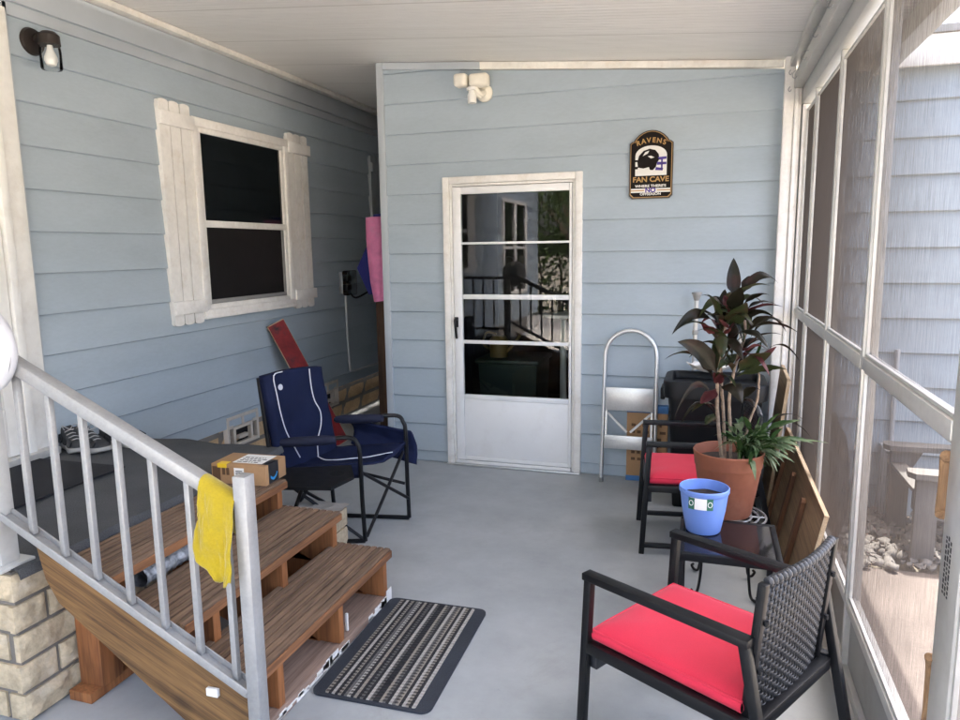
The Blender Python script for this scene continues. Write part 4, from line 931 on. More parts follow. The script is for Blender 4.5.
    m.build('wrapped_edge', WICKER_EDGE, t, world=False)
    for s in (1, -1):
        for z in (.47, .60):
            m = B(); m.lathe([(0,.012),(.006,.012),(.006,0),(0,0)], (bx(z)-.016, s*(W/2-.046), z), 8); m.build('bolt', BLACK_DULL, t, world=False)
    return t
def heading(dx, dy): return math.atan2(dy, dx)
dN = V((-.862,.507,0)); wN = V((.507,.862,0))
Lf, Rf = V((-.317,1.94,0)), V((-.079,2.358,0)); midf = (Lf+Rf)/2
red_chair('black patio chair with red cushion and grey woven back nearest the camera', midf-dN*.26, heading(dN.x, dN.y))
dF = V((-.99,-.12,0)).normalized(); midf2 = V((-.285,3.65,0))
red_chair('black patio chair with red cushion partly hidden behind the terracotta pot', midf2-dF*.26, heading(dF.x, dF.y))

# ================================================================== TABLE, POTS, PLANTS
tb = thing('side_table', 'small black metal side table with smoked glass top under the blue pot', 'table', (.105, 2.74, 0))
tx0, tx1, ty0, ty1, tz = -.075, .285, 2.555, 2.93, .40
m = MB(); 
m.box(tx0,tx1,ty0,ty0+.022,tz-.03,tz,.003); m.box(tx0,tx1,ty1-.022,ty1,tz-.03,tz,.003); m.box(tx0,tx0+.022,ty0+.023,ty1-.023,tz-.03,tz,.003); m.box(tx1-.022,tx1,ty0+.023,ty1-.023,tz-.03,tz,.003); m.build('frame', BLACK, tb)
m = MB(); m.box(tx0+.023,tx1-.023,ty0+.023,ty1-.023,tz-.009,tz-.002); m.build('glass_top', TABLE_GLASS, tb, smooth=False)
for x in (tx0+.011, tx1-.011):
    for yy in (ty0+.011, ty1-.011):
        m = MB(); m.box(x-.011,x+.011,yy-.011,yy+.011,0,tz-.0305,.002); m.build('leg', BLACK, tb)
def pot(name, label, loc, prof, mt, rim_in, soil_z):
    t = thing(name, label, 'pot', loc); m = MB(); m.lathe(prof, loc, 48); m.build('body', mt, t)
    m = MB(); r, z = rim_in, soil_z
    m.grid(lambda u, v: V(loc)+V((r*v*math.cos(2*PI*u), r*v*math.sin(2*PI*u), z+.008*noise.noise(V((u*8,v*5,loc[0]))))), 32, 6); m.build('soil', SOIL, t); return t
bp = pot('blue_pot', 'light blue plastic flower pot with paper tag on black side table', (.012,2.80,tz), [(.0,.001),(.062,.001),(.066,.006),(.082,.09),(.0895,.152),(.0905,.156),(.0925,.158),(.0945,.162),(.0945,.176),(.092,.179),(.0895,.177),(.087,.165),(.077,.09),(.064,.02),(0,.018)], BLUE_POT, .084, .140)
def curved_tag(c, r, a0, a1, z0, z1, mt, name, par, dr=.0008):
    m = MB(); m.grid(lambda u, v: V(c)+V(((r+dr+.012*0)*math.cos(a0+(a1-a0)*u), (r+dr)*math.sin(a0+(a1-a0)*u), z0+(z1-z0)*v)), 12, 1); return m.build(name, mt, par, recalc=False, smooth=False)
rr = .0905
GREENI = mat('tag_green', (.03,.14,.09), .5, var=.1)
a = -PI/2-.62
curved_tag((.012,2.80,tz), rr, a+.02, a+.98, .112, .156, PAPER, 'tag', bp, .0005)
curved_tag((.012,2.80,tz), rr, a-.04, a+.24, .110, .155, GREENI, 'tag_square', bp, .0012); curved_tag((.012,2.80,tz), rr, a+.74, a+1.0, .112, .157, GREENI, 'tag_square', bp, .0012)
for ac in (a+.10, a+.87):
    m = MB(); c = V((.012+(rr+.003)*math.cos(ac), 2.80+(rr+.003)*math.sin(ac), tz+.135)); tng = V((-math.sin(ac),math.cos(ac),0))
    m.tube([c+tng*.008*math.cos(2*PI*k/12)+V((0,0,.010*math.sin(2*PI*k/12))) for k in range(12)], .0014, 5, closed=True); m.build('tag_ring', PAPER, bp)

PC = V((.108, 3.17, .345))
ps = thing('plant_stand', 'black wire plant stand with scrolled feet under the terracotta pot', 'stand', (PC.x, PC.y, 0))
m = MB()
for r in (.165, .135, .105): m.tube([PC+V((r*math.cos(2*PI*k/40), r*math.sin(2*PI*k/40), -.008)) for k in range(40)], .0045, 6, closed=True)
m.tube([PC+V((-.16,0,-.008)), PC+V((.16,0,-.008))], .004, 6); m.tube([PC+V((0,-.16,-.008)), PC+V((0,.16,-.008))], .004, 6); m.build('ring', STEEL, ps)
for k in range(4):
    a = PI/4+k*PI/2; c, s = math.cos(a), math.sin(a)
    m = MB(); m.tube([PC+V((.15*c,.15*s,-.012)), PC+V((.135*c,.135*s,-.18)), V((PC.x+.15*c,PC.y+.15*s,.03)), V((PC.x+.175*c,PC.y+.175*s,.008)), V((PC.x+.195*c,PC.y+.195*s,.02)), V((PC.x+.185*c,PC.y+.185*s,.032))], .006, 8, smooth=5); m.build('leg', BLACK, ps)
tp = pot('terracotta_pot', 'large terracotta coloured pot holding the dark leaved plant', tuple(PC), [(0,.001),(.098,.001),(.103,.01),(.122,.12),(.137,.215),(.1385,.219),(.140,.220),(.144,.262),(.146,.272),(.1475,.281),(.145,.285),(.141,.284),(.137,.27),(.128,.20),(0,.19)], TERRA, .138, .240)

def leaf(mb, base, tip, width, sag=.0, twist=0.0, fold=.25, n=10, shape=.45, curl=.0, side=None):
    base, tip = V(base), V(tip); d = tip-base; L = d.length; t = d.normalized()
    sd = t.cross(V((0,0,1))) if side is None else V(side)
    if sd.length < .2: sd = V((1,0,0))
    sd = (sd-t*sd.dot(t)).normalized(); nrm = sd.cross(t)
    sd = Matrix.Rotation(twist, 3, t) @ sd; nr = Matrix.Rotation(twist, 3, t) @ nrm
    rows = []
    for i in range(n+1):
        s = i/n; w = width*.5*(math.sin(PI*min(1, s**shape*.995+.005))**.8)*(1.0); w = max(w, .0012 if s < .98 else .0004)
        if s < .22: w = max(.0022, w*(.15+.85*(s/.22)**1.6))
        p = base+d*s+V((0,0,1))*(sag*4*s*(1-s))+nr*curl*s*s
        rp = nr*(fold*w)
        wav = .10*w*math.sin(s*17+width*90)
        rows.append([mb.bm.verts.new(p-sd*w+rp+nr*wav), mb.bm.verts.new(p-sd*w*.5+rp*.35), mb.bm.verts.new(p), mb.bm.verts.new(p+sd*w*.5+rp*.35), mb.bm.verts.new(p+sd*w+rp-nr*wav)])
    for A, B in zip(rows, rows[1:]):
        for k in range(4): mb.bm.faces.new((A[k],A[k+1],B[k+1],B[k]))
pl = thing('cordyline_plant', 'tall dark burgundy leaved plant growing in the terracotta pot', 'plant', (PC.x, PC.y, PC.z+.24))
STEMS = [[(0.081,3.150,0.623),(0.059,3.150,0.763),(0.051,3.140,0.896),(0.059,3.130,1.005),(0.071,3.130,1.112),(0.076,3.140,1.187)],
 [(0.095,3.190,0.603),(0.086,3.200,0.730),(0.073,3.190,0.865),(0.064,3.180,0.976),(0.066,3.170,1.055)],
 [(0.118,3.170,0.620),(0.109,3.160,0.742),(0.101,3.150,0.853),(0.113,3.150,0.961),(0.130,3.160,1.046),(0.154,3.170,1.130),(0.146,3.170,1.235)],
 [(0.159,3.200,0.632),(0.191,3.200,0.759),(0.215,3.190,0.850),(0.219,3.190,0.937),(0.212,3.200,1.013)]]
LEAVES = [((0.103,3.170,1.286),(0.098,3.200,1.451),0.062,0.000,0.00,'D'),
 ((0.096,3.150,1.238),(0.127,3.060,1.337),0.072,0.000,0.00,'D'),
 ((0.126,3.170,1.286),(0.278,3.220,1.344),0.050,0.035,0.40,'D'),
 ((0.130,3.190,1.304),(0.209,3.250,1.363),0.052,0.010,0.20,'D'),
 ((0.145,3.170,1.260),(0.233,3.050,1.306),0.040,0.012,0.20,'D'),
 ((0.154,3.180,1.235),(0.279,3.280,1.251),0.034,0.010,0.50,'D'),
 ((0.087,3.150,1.174),(0.151,3.040,1.276),0.085,0.000,0.00,'G'),
 ((0.110,3.170,1.159),(0.266,3.120,1.207),0.045,0.030,0.30,'D'),
 ((0.062,3.170,1.221),(-0.019,3.100,1.228),0.040,0.035,0.20,'D'),
 ((0.057,3.190,1.231),(0.010,3.240,1.280),0.036,0.010,0.00,'D'),
 ((0.018,3.140,1.196),(-0.136,3.020,1.143),0.050,0.030,0.20,'D'),
 ((0.075,3.150,1.221),(-0.008,3.050,1.222),0.055,0.000,0.40,'D'),
 ((0.043,3.120,1.136),(-0.020,3.030,1.189),0.055,0.000,0.00,'R'),
 ((0.165,3.190,1.140),(0.308,3.300,1.170),0.028,0.020,0.40,'D'),
 ((0.180,3.190,1.122),(0.331,3.340,1.127),0.036,0.040,0.40,'D'),
 ((0.110,3.140,1.126),(0.237,3.000,1.097),0.062,0.030,0.30,'D'),
 ((0.059,3.120,1.146),(0.063,3.050,1.046),0.056,0.000,0.00,'G'),
 ((0.084,3.120,1.120),(0.145,3.040,1.041),0.050,0.010,0.10,'D'),
 ((0.049,3.120,0.966),(-0.111,2.980,1.119),0.085,0.020,0.25,'D'),
 ((0.030,3.160,0.950),(-0.049,3.060,1.064),0.060,0.020,0.20,'D'),
 ((0.131,3.140,0.973),(0.249,3.040,1.077),0.085,0.010,0.10,'G'),
 ((0.128,3.160,0.954),(0.318,3.100,1.001),0.062,0.015,0.20,'G'),
 ((0.084,3.180,0.992),(0.129,3.240,1.040),0.045,0.000,0.20,'G'),
 ((0.089,3.160,1.222),(0.066,3.220,1.294),0.040,0.000,0.20,'R'),
 ((0.070,3.150,1.170),(0.022,3.070,1.188),0.028,0.000,0.20,'R'),
 ((0.091,3.130,1.157),(0.045,3.050,1.209),0.022,0.000,0.20,'R'),
 ((0.098,3.160,1.184),(0.080,3.100,1.250),0.022,0.000,0.20,'R'),
 ((0.070,3.120,1.135),(0.096,3.060,1.172),0.026,0.000,0.20,'R'),
 ((0.128,3.160,1.055),(0.217,3.200,1.106),0.035,0.010,0.20,'D'),
 ((0.131,3.140,1.065),(0.182,3.060,1.093),0.026,0.000,0.20,'R'),
 ((0.145,3.140,1.051),(0.243,3.100,1.074),0.030,0.020,0.20,'R'),
 ((0.046,3.120,0.905),(-0.014,3.020,0.857),0.062,0.000,0.20,'R'),
 ((0.045,3.150,0.818),(-0.049,3.040,0.816),0.048,0.020,0.20,'G'),
 ((0.048,3.150,0.832),(-0.116,3.000,0.800),0.030,0.070,0.20,'D'),
 ((0.053,3.150,0.778),(-0.090,3.000,0.773),0.032,0.050,0.20,'D'),
 ((0.079,3.100,0.926),(0.148,3.000,0.872),0.085,0.020,0.15,'D'),
 ((0.043,3.150,0.791),(0.007,3.080,0.755),0.045,0.000,0.20,'G'),
 ((0.051,3.140,0.914),(0.066,3.080,0.984),0.040,0.000,0.20,'R'),
 ((0.057,3.140,0.921),(0.036,3.100,0.979),0.035,0.000,0.20,'R'),
 ((0.153,3.180,0.844),(0.218,3.100,0.910),0.045,0.020,0.20,'D'),
 ((0.147,3.180,0.831),(0.201,3.050,0.842),0.030,0.020,0.20,'D'),
 ((0.229,3.250,1.036),(0.390,3.320,1.000),0.022,0.035,0.30,'D'),
 ((0.209,3.200,0.964),(0.314,3.150,0.996),0.055,0.010,0.20,'D'),
 ((0.248,3.200,0.689),(0.447,3.300,0.673),0.024,0.040,0.30,'D'),
 ((0.271,3.200,0.749),(0.420,3.300,0.744),0.020,0.020,0.30,'D'),
 ((0.208,3.200,1.000),(0.284,3.220,1.078),0.030,0.000,0.30,'R')]
BUSH = [((0.208,3.140,0.635),(0.101,3.179,0.711)),
 ((0.208,3.140,0.635),(0.224,3.113,0.690)),
 ((0.153,3.140,0.631),(0.240,3.114,0.704)),
 ((0.156,3.140,0.631),(0.190,3.063,0.688)),
 ((0.144,3.140,0.630),(0.214,3.179,0.696)),
 ((0.150,3.140,0.631),(0.214,3.194,0.680)),
 ((0.210,3.140,0.635),(0.375,3.078,0.720)),
 ((0.188,3.140,0.633),(0.184,3.208,0.672)),
 ((0.146,3.140,0.630),(0.260,3.092,0.739)),
 ((0.133,3.140,0.629),(0.277,3.141,0.664)),
 ((0.172,3.140,0.632),(0.170,3.184,0.641)),
 ((0.211,3.140,0.635),(0.064,3.031,0.714)),
 ((0.196,3.140,0.634),(0.195,3.024,0.807)),
 ((0.148,3.140,0.630),(0.190,3.029,0.695)),
 ((0.208,3.140,0.635),(0.264,3.206,0.599)),
 ((0.142,3.140,0.630),(0.144,3.175,0.611)),
 ((0.209,3.140,0.635),(0.244,3.027,0.819)),
 ((0.160,3.140,0.631),(0.146,3.204,0.586)),
 ((0.147,3.140,0.630),(0.129,3.083,0.722)),
 ((0.146,3.140,0.630),(0.296,3.219,0.628)),
 ((0.152,3.140,0.631),(0.311,3.101,0.701)),
 ((0.138,3.140,0.630),(0.248,3.104,0.724)),
 ((0.144,3.140,0.630),(0.313,3.188,0.656)),
 ((0.142,3.140,0.630),(0.328,3.178,0.705)),
 ((0.169,3.140,0.632),(0.306,3.079,0.612)),
 ((0.172,3.140,0.632),(0.343,3.111,0.792)),
 ((0.145,3.140,0.630),(0.132,3.101,0.688)),
 ((0.173,3.140,0.632),(0.416,3.145,0.712)),
 ((0.202,3.140,0.634),(0.270,3.176,0.663)),
 ((0.186,3.140,0.633),(0.240,3.159,0.750)),
 ((0.172,3.140,0.632),(0.116,3.076,0.626)),
 ((0.185,3.140,0.633),(0.182,3.209,0.698)),
 ((0.187,3.140,0.633),(0.310,3.070,0.706)),
 ((0.161,3.140,0.631),(0.260,3.180,0.733)),
 ((0.200,3.140,0.634),(0.188,3.090,0.767)),
 ((0.175,3.140,0.632),(0.112,3.211,0.781)),
 ((0.171,3.140,0.632),(0.302,3.207,0.583)),
 ((0.196,3.140,0.634),(0.172,3.054,0.774)),
 ((0.195,3.140,0.634),(0.158,3.145,0.716)),
 ((0.168,3.140,0.632),(0.197,3.052,0.710)),
 ((0.136,3.140,0.630),(0.237,3.146,0.613)),
 ((0.159,3.140,0.631),(0.205,3.047,0.706)),
 ((0.164,3.140,0.632),(0.214,3.113,0.674)),
 ((0.133,3.140,0.629),(0.153,3.201,0.687)),
 ((0.200,3.140,0.634),(0.186,3.043,0.665)),
 ((0.177,3.140,0.633),(0.315,3.039,0.710)),
 ((0.167,3.140,0.632),(0.025,3.184,0.705)),
 ((0.181,3.140,0.633),(0.147,3.048,0.735)),
 ((0.161,3.140,0.631),(0.415,3.142,0.713)),
 ((0.182,3.140,0.633),(0.248,3.133,0.703)),
 ((0.168,3.140,0.632),(0.072,3.095,0.770)),
 ((0.210,3.140,0.635),(0.149,3.096,0.550)),
 ((0.173,3.140,0.632),(0.152,3.216,0.684)),
 ((0.156,3.140,0.631),(0.102,3.118,0.559)),
 ((0.157,3.140,0.631),(0.295,3.109,0.640)),
 ((0.155,3.140,0.631),(0.213,3.127,0.675)),
 ((0.146,3.140,0.630),(0.215,3.074,0.715)),
 ((0.185,3.140,0.633),(0.176,3.115,0.620)),
 ((0.157,3.140,0.631),(0.206,3.172,0.697)),
 ((0.170,3.140,0.632),(0.169,3.126,0.656)),
 ((0.153,3.140,0.631),(0.193,3.027,0.775)),
 ((0.134,3.140,0.629),(0.362,3.129,0.734)),
 ((0.184,3.140,0.633),(0.103,3.162,0.643)),
 ((0.201,3.140,0.634),(0.276,3.098,0.736)),
 ((0.200,3.140,0.634),(0.157,3.033,0.615)),
 ((0.206,3.140,0.635),(0.141,3.176,0.668)),
 ((0.160,3.140,0.631),(0.094,3.120,0.687)),
 ((0.152,3.140,0.631),(0.062,3.034,0.731)),
 ((0.191,3.140,0.634),(0.230,3.025,0.761)),
 ((0.200,3.140,0.634),(0.331,3.030,0.733)),
 ((0.144,3.140,0.630),(0.068,3.162,0.772)),
 ((0.166,3.140,0.632),(0.250,3.142,0.714)),
 ((0.164,3.140,0.632),(0.181,3.042,0.735)),
 ((0.203,3.140,0.635),(0.318,3.168,0.677)),
 ((0.172,3.140,0.632),(0.138,3.140,0.641)),
 ((0.145,3.140,0.630),(0.188,3.159,0.659)),
 ((0.183,3.140,0.633),(0.025,3.131,0.687)),
 ((0.175,3.140,0.632),(0.142,3.170,0.699)),
 ((0.148,3.140,0.630),(0.220,3.167,0.621)),
 ((0.140,3.140,0.630),(0.185,3.154,0.711)),
 ((0.172,3.140,0.632),(0.154,3.195,0.693)),
 ((0.137,3.140,0.630),(0.214,3.165,0.703)),
 ((0.142,3.140,0.630),(0.326,3.065,0.712)),
 ((0.183,3.140,0.633),(0.116,3.048,0.782)),
 ((0.161,3.140,0.631),(0.216,3.143,0.645))]

STEM_R = [.0075, .0065, .0065, .0050]
for k, pts in enumerate(STEMS):
    m = MB(); q = [V(p) for p in pts]; q[0].z -= .03; q = catmull(q, 5)
    q = [p+V((.0025*noise.noise(p*40), .0025*noise.noise(p*40+V((9,0,0))), 0)) for p in q]
    m.tube(q, [STEM_R[k]*(1.12-.3*i/len(q)+.10*math.sin(i*2.6)) for i in range(len(q))], 9); m.build('stem', STEM, pl)
LM = {'D': LEAF_DARK, 'G': LEAF_GREEN, 'R': LEAF_RED}
for (a, b_, w, sag, tw, k) in LEAVES:
    m = MB(); a, b_ = V(a), V(b_); d = b_-a
    leaf(m, a, b_, w*.92, sag*1.5+.006, 0, .30, 14, .70, 0, side=d.cross(V((.22,-.93,.25)))+V((tw*.02,tw*.05,tw*.08)))
    m.build('leaf', LM[k], pl, recalc=False, ang=180)
rnd = random.Random(17)
for (c0, nL, Lr) in ((V((.062,3.15,1.10)), 8, .21), (V((.075,3.15,1.19)), 6, .17), (V((.115,3.16,1.0)), 7, .21), (V((.045,3.14,.93)), 5, .19), (V((.15,3.16,1.12)), 5, .18)):
    for k in range(nL):
        a = 2*PI*(k*.618); e = rnd.uniform(-.2, 1.1); d = V((math.cos(a)*math.cos(e), math.sin(a)*math.cos(e)*.8, math.sin(e)+.12)); L_ = Lr*rnd.uniform(.75, 1.25)
        b0 = c0+V((rnd.uniform(-.01,.01), rnd.uniform(-.01,.01), rnd.uniform(-.05,.05))); m = MB()
        leaf(m, b0, b0+d*L_, rnd.uniform(.040,.056), rnd.uniform(.02,.06), rnd.uniform(-.5,.5), .3, 12, .66, -.02)
        m.build('leaf', LEAF_RED if rnd.random() < .08 else (LEAF_GREEN if rnd.random() < .45 else LEAF_DARK), pl, recalc=False, ang=180)
gp = thing('leafy_plant', 'low bushy plant with small variegated green leaves beside the dark stems', 'plant', (.2, 3.12, PC.z+.24))
rnd = random.Random(8); MBS = {'p': MB(), 'f': MB()}
for (a, b_) in BUSH:
    a, b_ = V(a), V(b_); b_ = b_+V((.03,-.01,-.02))*rnd.uniform(0,1.6); mid = a.lerp(b_, .45)+V((0,0,.025)); mb = MBS['p' if rnd.random() < .5 else 'f']
    MBS['f'].tube([a, mid], .0016, 4)
    leaf(mb, mid, b_, rnd.uniform(.020,.032), .012, rnd.uniform(-.9,.9), .2, 6, .6, -.01)
    if rnd.random() < .85: leaf(MBS['p' if rnd.random() < .5 else 'f'], mid.lerp(b_,.2), b_+V((rnd.uniform(-.05,.05),rnd.uniform(-.05,.03),rnd.uniform(-.05,.05))), rnd.uniform(.016,.026), .01, rnd.uniform(-.9,.9), .2, 6, .6)
for a, b_, w in (((.17,3.12,.60),(.232,3.05,.79),.022), ((.185,3.12,.62),(.28,3.0,.70),.026), ((.16,3.14,.60),(.135,3.05,.73),.024), ((.20,3.15,.62),(.225,3.1,.80),.020), ((.19,3.12,.62),(.30,3.1,.66),.022)): leaf(MBS['f'], a, b_, w, .02, .3, .2, 9, .6)
m = MB(); leaf(m, (.245,3.30,.95), (.262,3.33,1.075), .035, 0, .4, .2, 8, .6); leaf(MBS['f'], (.205,3.2,1.02),(.225,3.2,1.105), .032, 0, .4, .2, 8, .6); m.bm.free()
MBS['f'].build('foliage', LEAF_FRESH, gp, recalc=False, ang=180); MBS['p'].build('pale_foliage', LEAF_PALE, gp, recalc=False, ang=180)

# ================================================================== THINGS BY THE BACK WALL
la = thing('step_stool', 'folded aluminium two step stool with arched handle leaning on blue wall', 'step stool', (-.45, 4.52, 0))
lx0, lx1 = -.618, -.290; ly = lambda z: 4.475+.10*z
m = MB(); r = (lx1-lx0)/2; c = (lx0+lx1)/2; pts = [V((lx0-.004,ly(0),.004)), V((lx0,ly(.4),.4)), V((lx0+.002,ly(.80),.80))]
pts += [V((c-(r-.002)*math.cos(PI*k/14), ly(.81+.165*math.sin(PI*k/14)), .815+.165*math.sin(PI*k/14))) for k in range(15)]
pts += [V((lx1-.002,ly(.80),.80)), V((lx1,ly(.4),.4)), V((lx1+.004,ly(0),.004))]
m.tube(pts, .0125, 12); m.build('frame', ALU_BARE, la)
m = MB(); m.bar((lx0+.012,ly(.545)-.016,.545),(lx1-.012,ly(.545)-.016,.545),.012,.150,bev=.004); m.build('step', ALU_BARE, la)
m = MB(); m.bar((lx0+.012,ly(.275)-.020,.270),(lx1-.012,ly(.275)-.020,.270),.016,.088,bev=.004); m.build('step', ALU_BARE, la)
m = MB(); m.bar((lx0+.03,ly(.43)-.012,.455),(c-.01,ly(.33)-.012,.335),.006,.014); m.bar((lx1-.03,ly(.43)-.012,.455),(c+.01,ly(.33)-.012,.335),.006,.014); m.bar((lx0+.022,ly(.3)-.02,.225),(lx0+.022,ly(.44)-.02,.47),.012,.012); m.bar((lx1-.022,ly(.3)-.02,.225),(lx1-.022,ly(.44)-.02,.47),.012,.012); m.build('hinge_strut', ALU_BARE, la)
for x in (lx0-.004, lx1+.004):
    m = MB(); m.lathe([(.0155,.001),(.0155,.03),(0,.031)], (x,ly(0),0), 12); m.build('foot', KICK, la)
bx = thing('cardboard_box', 'brown cardboard box with blue taped edges behind the step stool', 'box', (-.34, 4.56, 0))
m = MB(); m.box(-.470,-.215,4.548,4.602,.004,.500,.002); m.build('carton', CARD, bx)
BLUE_TAPE = mat('blue_tape', (.05,.16,.36), .6, var=.1)
m = MB(); m.box(-.472,-.213,4.546,4.604,.455,.502,.002); m.build('tape', BLUE_TAPE, bx); m = MB(); m.box(-.472,-.213,4.546,4.604,.002,.036,.002); m.build('tape', BLUE_TAPE, bx)
m = MB(); rnd = random.Random(12)
for r in range(6):
    x = -.44
    while x < -.26: w = rnd.uniform(.012,.04); m.box(x,x+w,4.5465,4.5478,.14+.045*r,.158+.045*r); x += w+.014
m.build('print', CARD_DARK, bx, smooth=False)
# black bin
bn = thing('storage_bin', 'large black plastic bin with recessed lid beside the step stool', 'bin', (.05, 4.27, 0))
def rbox(m, x0, x1, y0, y1, r, zs_):
    rings = []
    for (z, g) in zs_:
        ring = []
        for cx, cy, a0 in ((x1-r,y1-r,0),(x0+r,y1-r,90),(x0+r,y0+r,180),(x1-r,y0+r,270)):
            for k in range(7): a = math.radians(a0+15*k); ring.append(m.bm.verts.new((cx+(r+g)*math.cos(a), cy+(r+g)*math.sin(a), z)))
        rings.append(ring)
    for A, B in zip(rings, rings[1:]):
        for k in range(len(A)): m.bm.faces.new((A[k],A[(k+1) % len(A)],B[(k+1) % len(A)],B[k]))
    m.bm.faces.new(rings[0][::-1]); m.bm.faces.new(rings[-1])
m = MB(); rbox(m, -.205, .315, 4.085, 4.475, .06, [(.002,-.05),(.01,-.045),(.60,-.012),(.66,-.006),(.70,0)]); m.build('body', BLACK_PLASTIC, bn)
m = MB(); rbox(m, -.205, .315, 4.085, 4.475, .06, [(.655,.004),(.655,.018),(.735,.022),(.748,.016),(.752,.006),(.752,-.020),(.745,-.026),(.712,-.030)]); m.build('lid', BLACK_PLASTIC, bn)
m = MB(); m.box(-.245,-.218,4.20,4.36,.62,.69,.008); m.build('handle', BLACK_PLASTIC, bn)
sh = thing('white_dish', 'shallow white shell shaped dish resting on the black bin lid', 'dish', (.03, 4.40, .752))
m = MB(); m.grid(lambda u, v: V((.03+.135*v*math.cos(2*PI*u)*(1+.06*math.sin(u*2*PI*9)*v), 4.405+.06*v*math.sin(2*PI*u)*(1+.06*math.sin(u*2*PI*9)*v), .757+.05*v**2+.006*v*math.sin(u*2*PI*9))), 72, 8)
o = m.build('dish', SIGN_WHITE, sh, ang=180); k = o.modifiers.new('s','SOLIDIFY'); k.thickness = .005
def pole(x, ztop, label):
    t = thing('metal_pole', label, 'pole', (x, 4.545, 0)); yy = 4.545
    m = MB(); m.tube([(x-.012,yy,.0),(x,yy,ztop-.04)], .0135, 12); m.build('tube', ALU, t)
    m = MB(); m.lathe([(.014,ztop-.05),(.020,ztop-.035),(.026,ztop-.012),(.030,ztop-.010),(.030,ztop),(0,ztop+.001)], (x,yy,0), 16); m.build('cap', KICK, t)
    m = MB(); m.lathe([(.014,ztop-.26),(.018,ztop-.255),(.018,ztop-.235),(.014,ztop-.23)], (x-.003,yy,0), 12); m.build('collar', KICK, t)
pole(-.064, 1.225, 'slim white metal pole with dark cap standing behind the bin, left one'); pole(.200, 1.16, 'slim white metal pole half hidden behind the dark plant leaves')

# ================================================================== BOARDS ALONG THE SCREEN
pw = thing('leaning_plywood', 'long low plywood panel with brown battens leaning on the screen sill', 'panel', (.42, 3.6, 0))
def lean(y, z, o=0): return (.355+.20*z-o, y, z)
m = MB(); m.prism([lean(2.865,.012), lean(4.28,.002), lean(4.28,.475), lean(2.865,.475)], (.016,0,-.003)); m.build('sheet', PLY, pw, smooth=False)
m = MB(); m.prism([lean(2.862,.477,-.001), lean(4.28,.477,-.001), lean(4.28,.480,-.001), lean(2.862,.480,-.001)], (.017,0,-.003)); m.prism([lean(2.8605,.010,-.0005), lean(2.864,.010,-.0005), lean(2.864,.476,-.0005), lean(2.8605,.476,-.0005)], (.016,0,-.003)); m.build('edge', PLY_EDGE, pw, smooth=False)
for yy in (3.22, 3.60, 3.98):
    m = MB(); m.prism([lean(yy,.02,.002), lean(yy+.045,.02,.002), lean(yy+.045,.40,.002), lean(yy+.034,.412,.002), lean(yy+.011,.412,.002), lean(yy,.40,.002)], (-.018,0,.003)); m.build('batten', PLY_RED, pw, smooth=False)
p2 = thing('plywood_board', 'taller narrow plywood board standing in the corner behind the plant', 'board', (.42, 4.3, 0))
m = MB(); m.prism([(.345,4.12,.002),(.345,4.50,.002),(.425,4.50,.80),(.425,4.12,.775)], (.018,0,-.002)); m.build('sheet', PLY, p2, smooth=False)
m = MB(); m.prism([(.345,4.1175,.002),(.345,4.1195,.002),(.425,4.1195,.774),(.425,4.1175,.774)], (.018,0,-.002)); m.prism([(.4252,4.118,.7755),(.4252,4.50,.8005),(.4262,4.50,.8045),(.4262,4.118,.7795)], (.018,0,-.002)); m.build('edge', PLY_EDGE, p2, smooth=False)

# ================================================================== PASSAGE BETWEEN HOUSE AND BACK ROOM
rb = thing('red_board', 'red painted board with scuffed face leaning behind the blue chair', 'board', (-2.75, 4.7, 0))
def rbp(u, t, o): # u across, t up
    a, b_ = V((-2.705,4.84,.004)), V((-3.055,4.56,.985)); up = (b_-a); ac = V((.62,.80,.45)).normalized()*.135
    n_ = up.cross(ac).normalized(); return a+up*t+ac*(u-.5)+n_*o
m = MB(); pts = [rbp(0,0,0),rbp(1,0,0),rbp(1,1,0),rbp(0,1,0)]; off = rbp(0,0,.022)-rbp(0,0,0); m.prism(pts, off); m.build('board', PLY_EDGE, rb, smooth=False)
m = MB(); pts = [rbp(.02,.005,.0222),rbp(.98,.005,.0222),rbp(.98,.995,.0222),rbp(.02,.995,.0222)]; m.prism(pts, rbp(0,0,.001)-rbp(0,0,0)); pts = [rbp(.02,.005,-.0002),rbp(.98,.005,-.0002),rbp(.98,.995,-.0002),rbp(.02,.995,-.0002)]; m.prism(pts, rbp(0,0,-.001)-rbp(0,0,0)); m.build('painted_face', RED_PAINT, rb, smooth=False)
ob = thing('outlet_box', 'clear covered outdoor outlet box with grey conduit on the shaded wall', 'outlet', (XL, 5.7, 1.2))
m = MB(); m.box(XL+.012,XL+.05,5.66,5.80,1.13,1.32,.006); m.build('back_plate', STEEL, ob)
m = MB(); m.box(XL+.051,XL+.115,5.645,5.815,1.115,1.335,.015,3); m.build('bubble_cover', LAMP_GLASS, ob)
m = MB(); m.box(XL+.051,XL+.08,5.69,5.77,1.16,1.21,.004); m.box(XL+.051,XL+.08,5.69,5.77,1.24,1.29,.004); m.build('socket', BLACK, ob)
m = MB(); m.tube([(XL+.035,5.73,1.13),(XL+.035,5.73,.95),(XL+.037,5.74,.60),(XL+.04,5.75,.46),(XL+.04,5.80,.415),(XL+.045,6.1,.41),(XL+.045,6.6,.405)], .011, 8, smooth=4); m.build('conduit', UTIL, ob)
m = MB(); m.tube([(XL+.08,5.74,1.13),(XL+.12,5.76,1.09),(XL+.18,5.86,1.13),(XL+.25,6.0,1.20),(XL+.28,6.2,1.21)], .009, 8, smooth=4); m.build('cord', BLACK, ob)
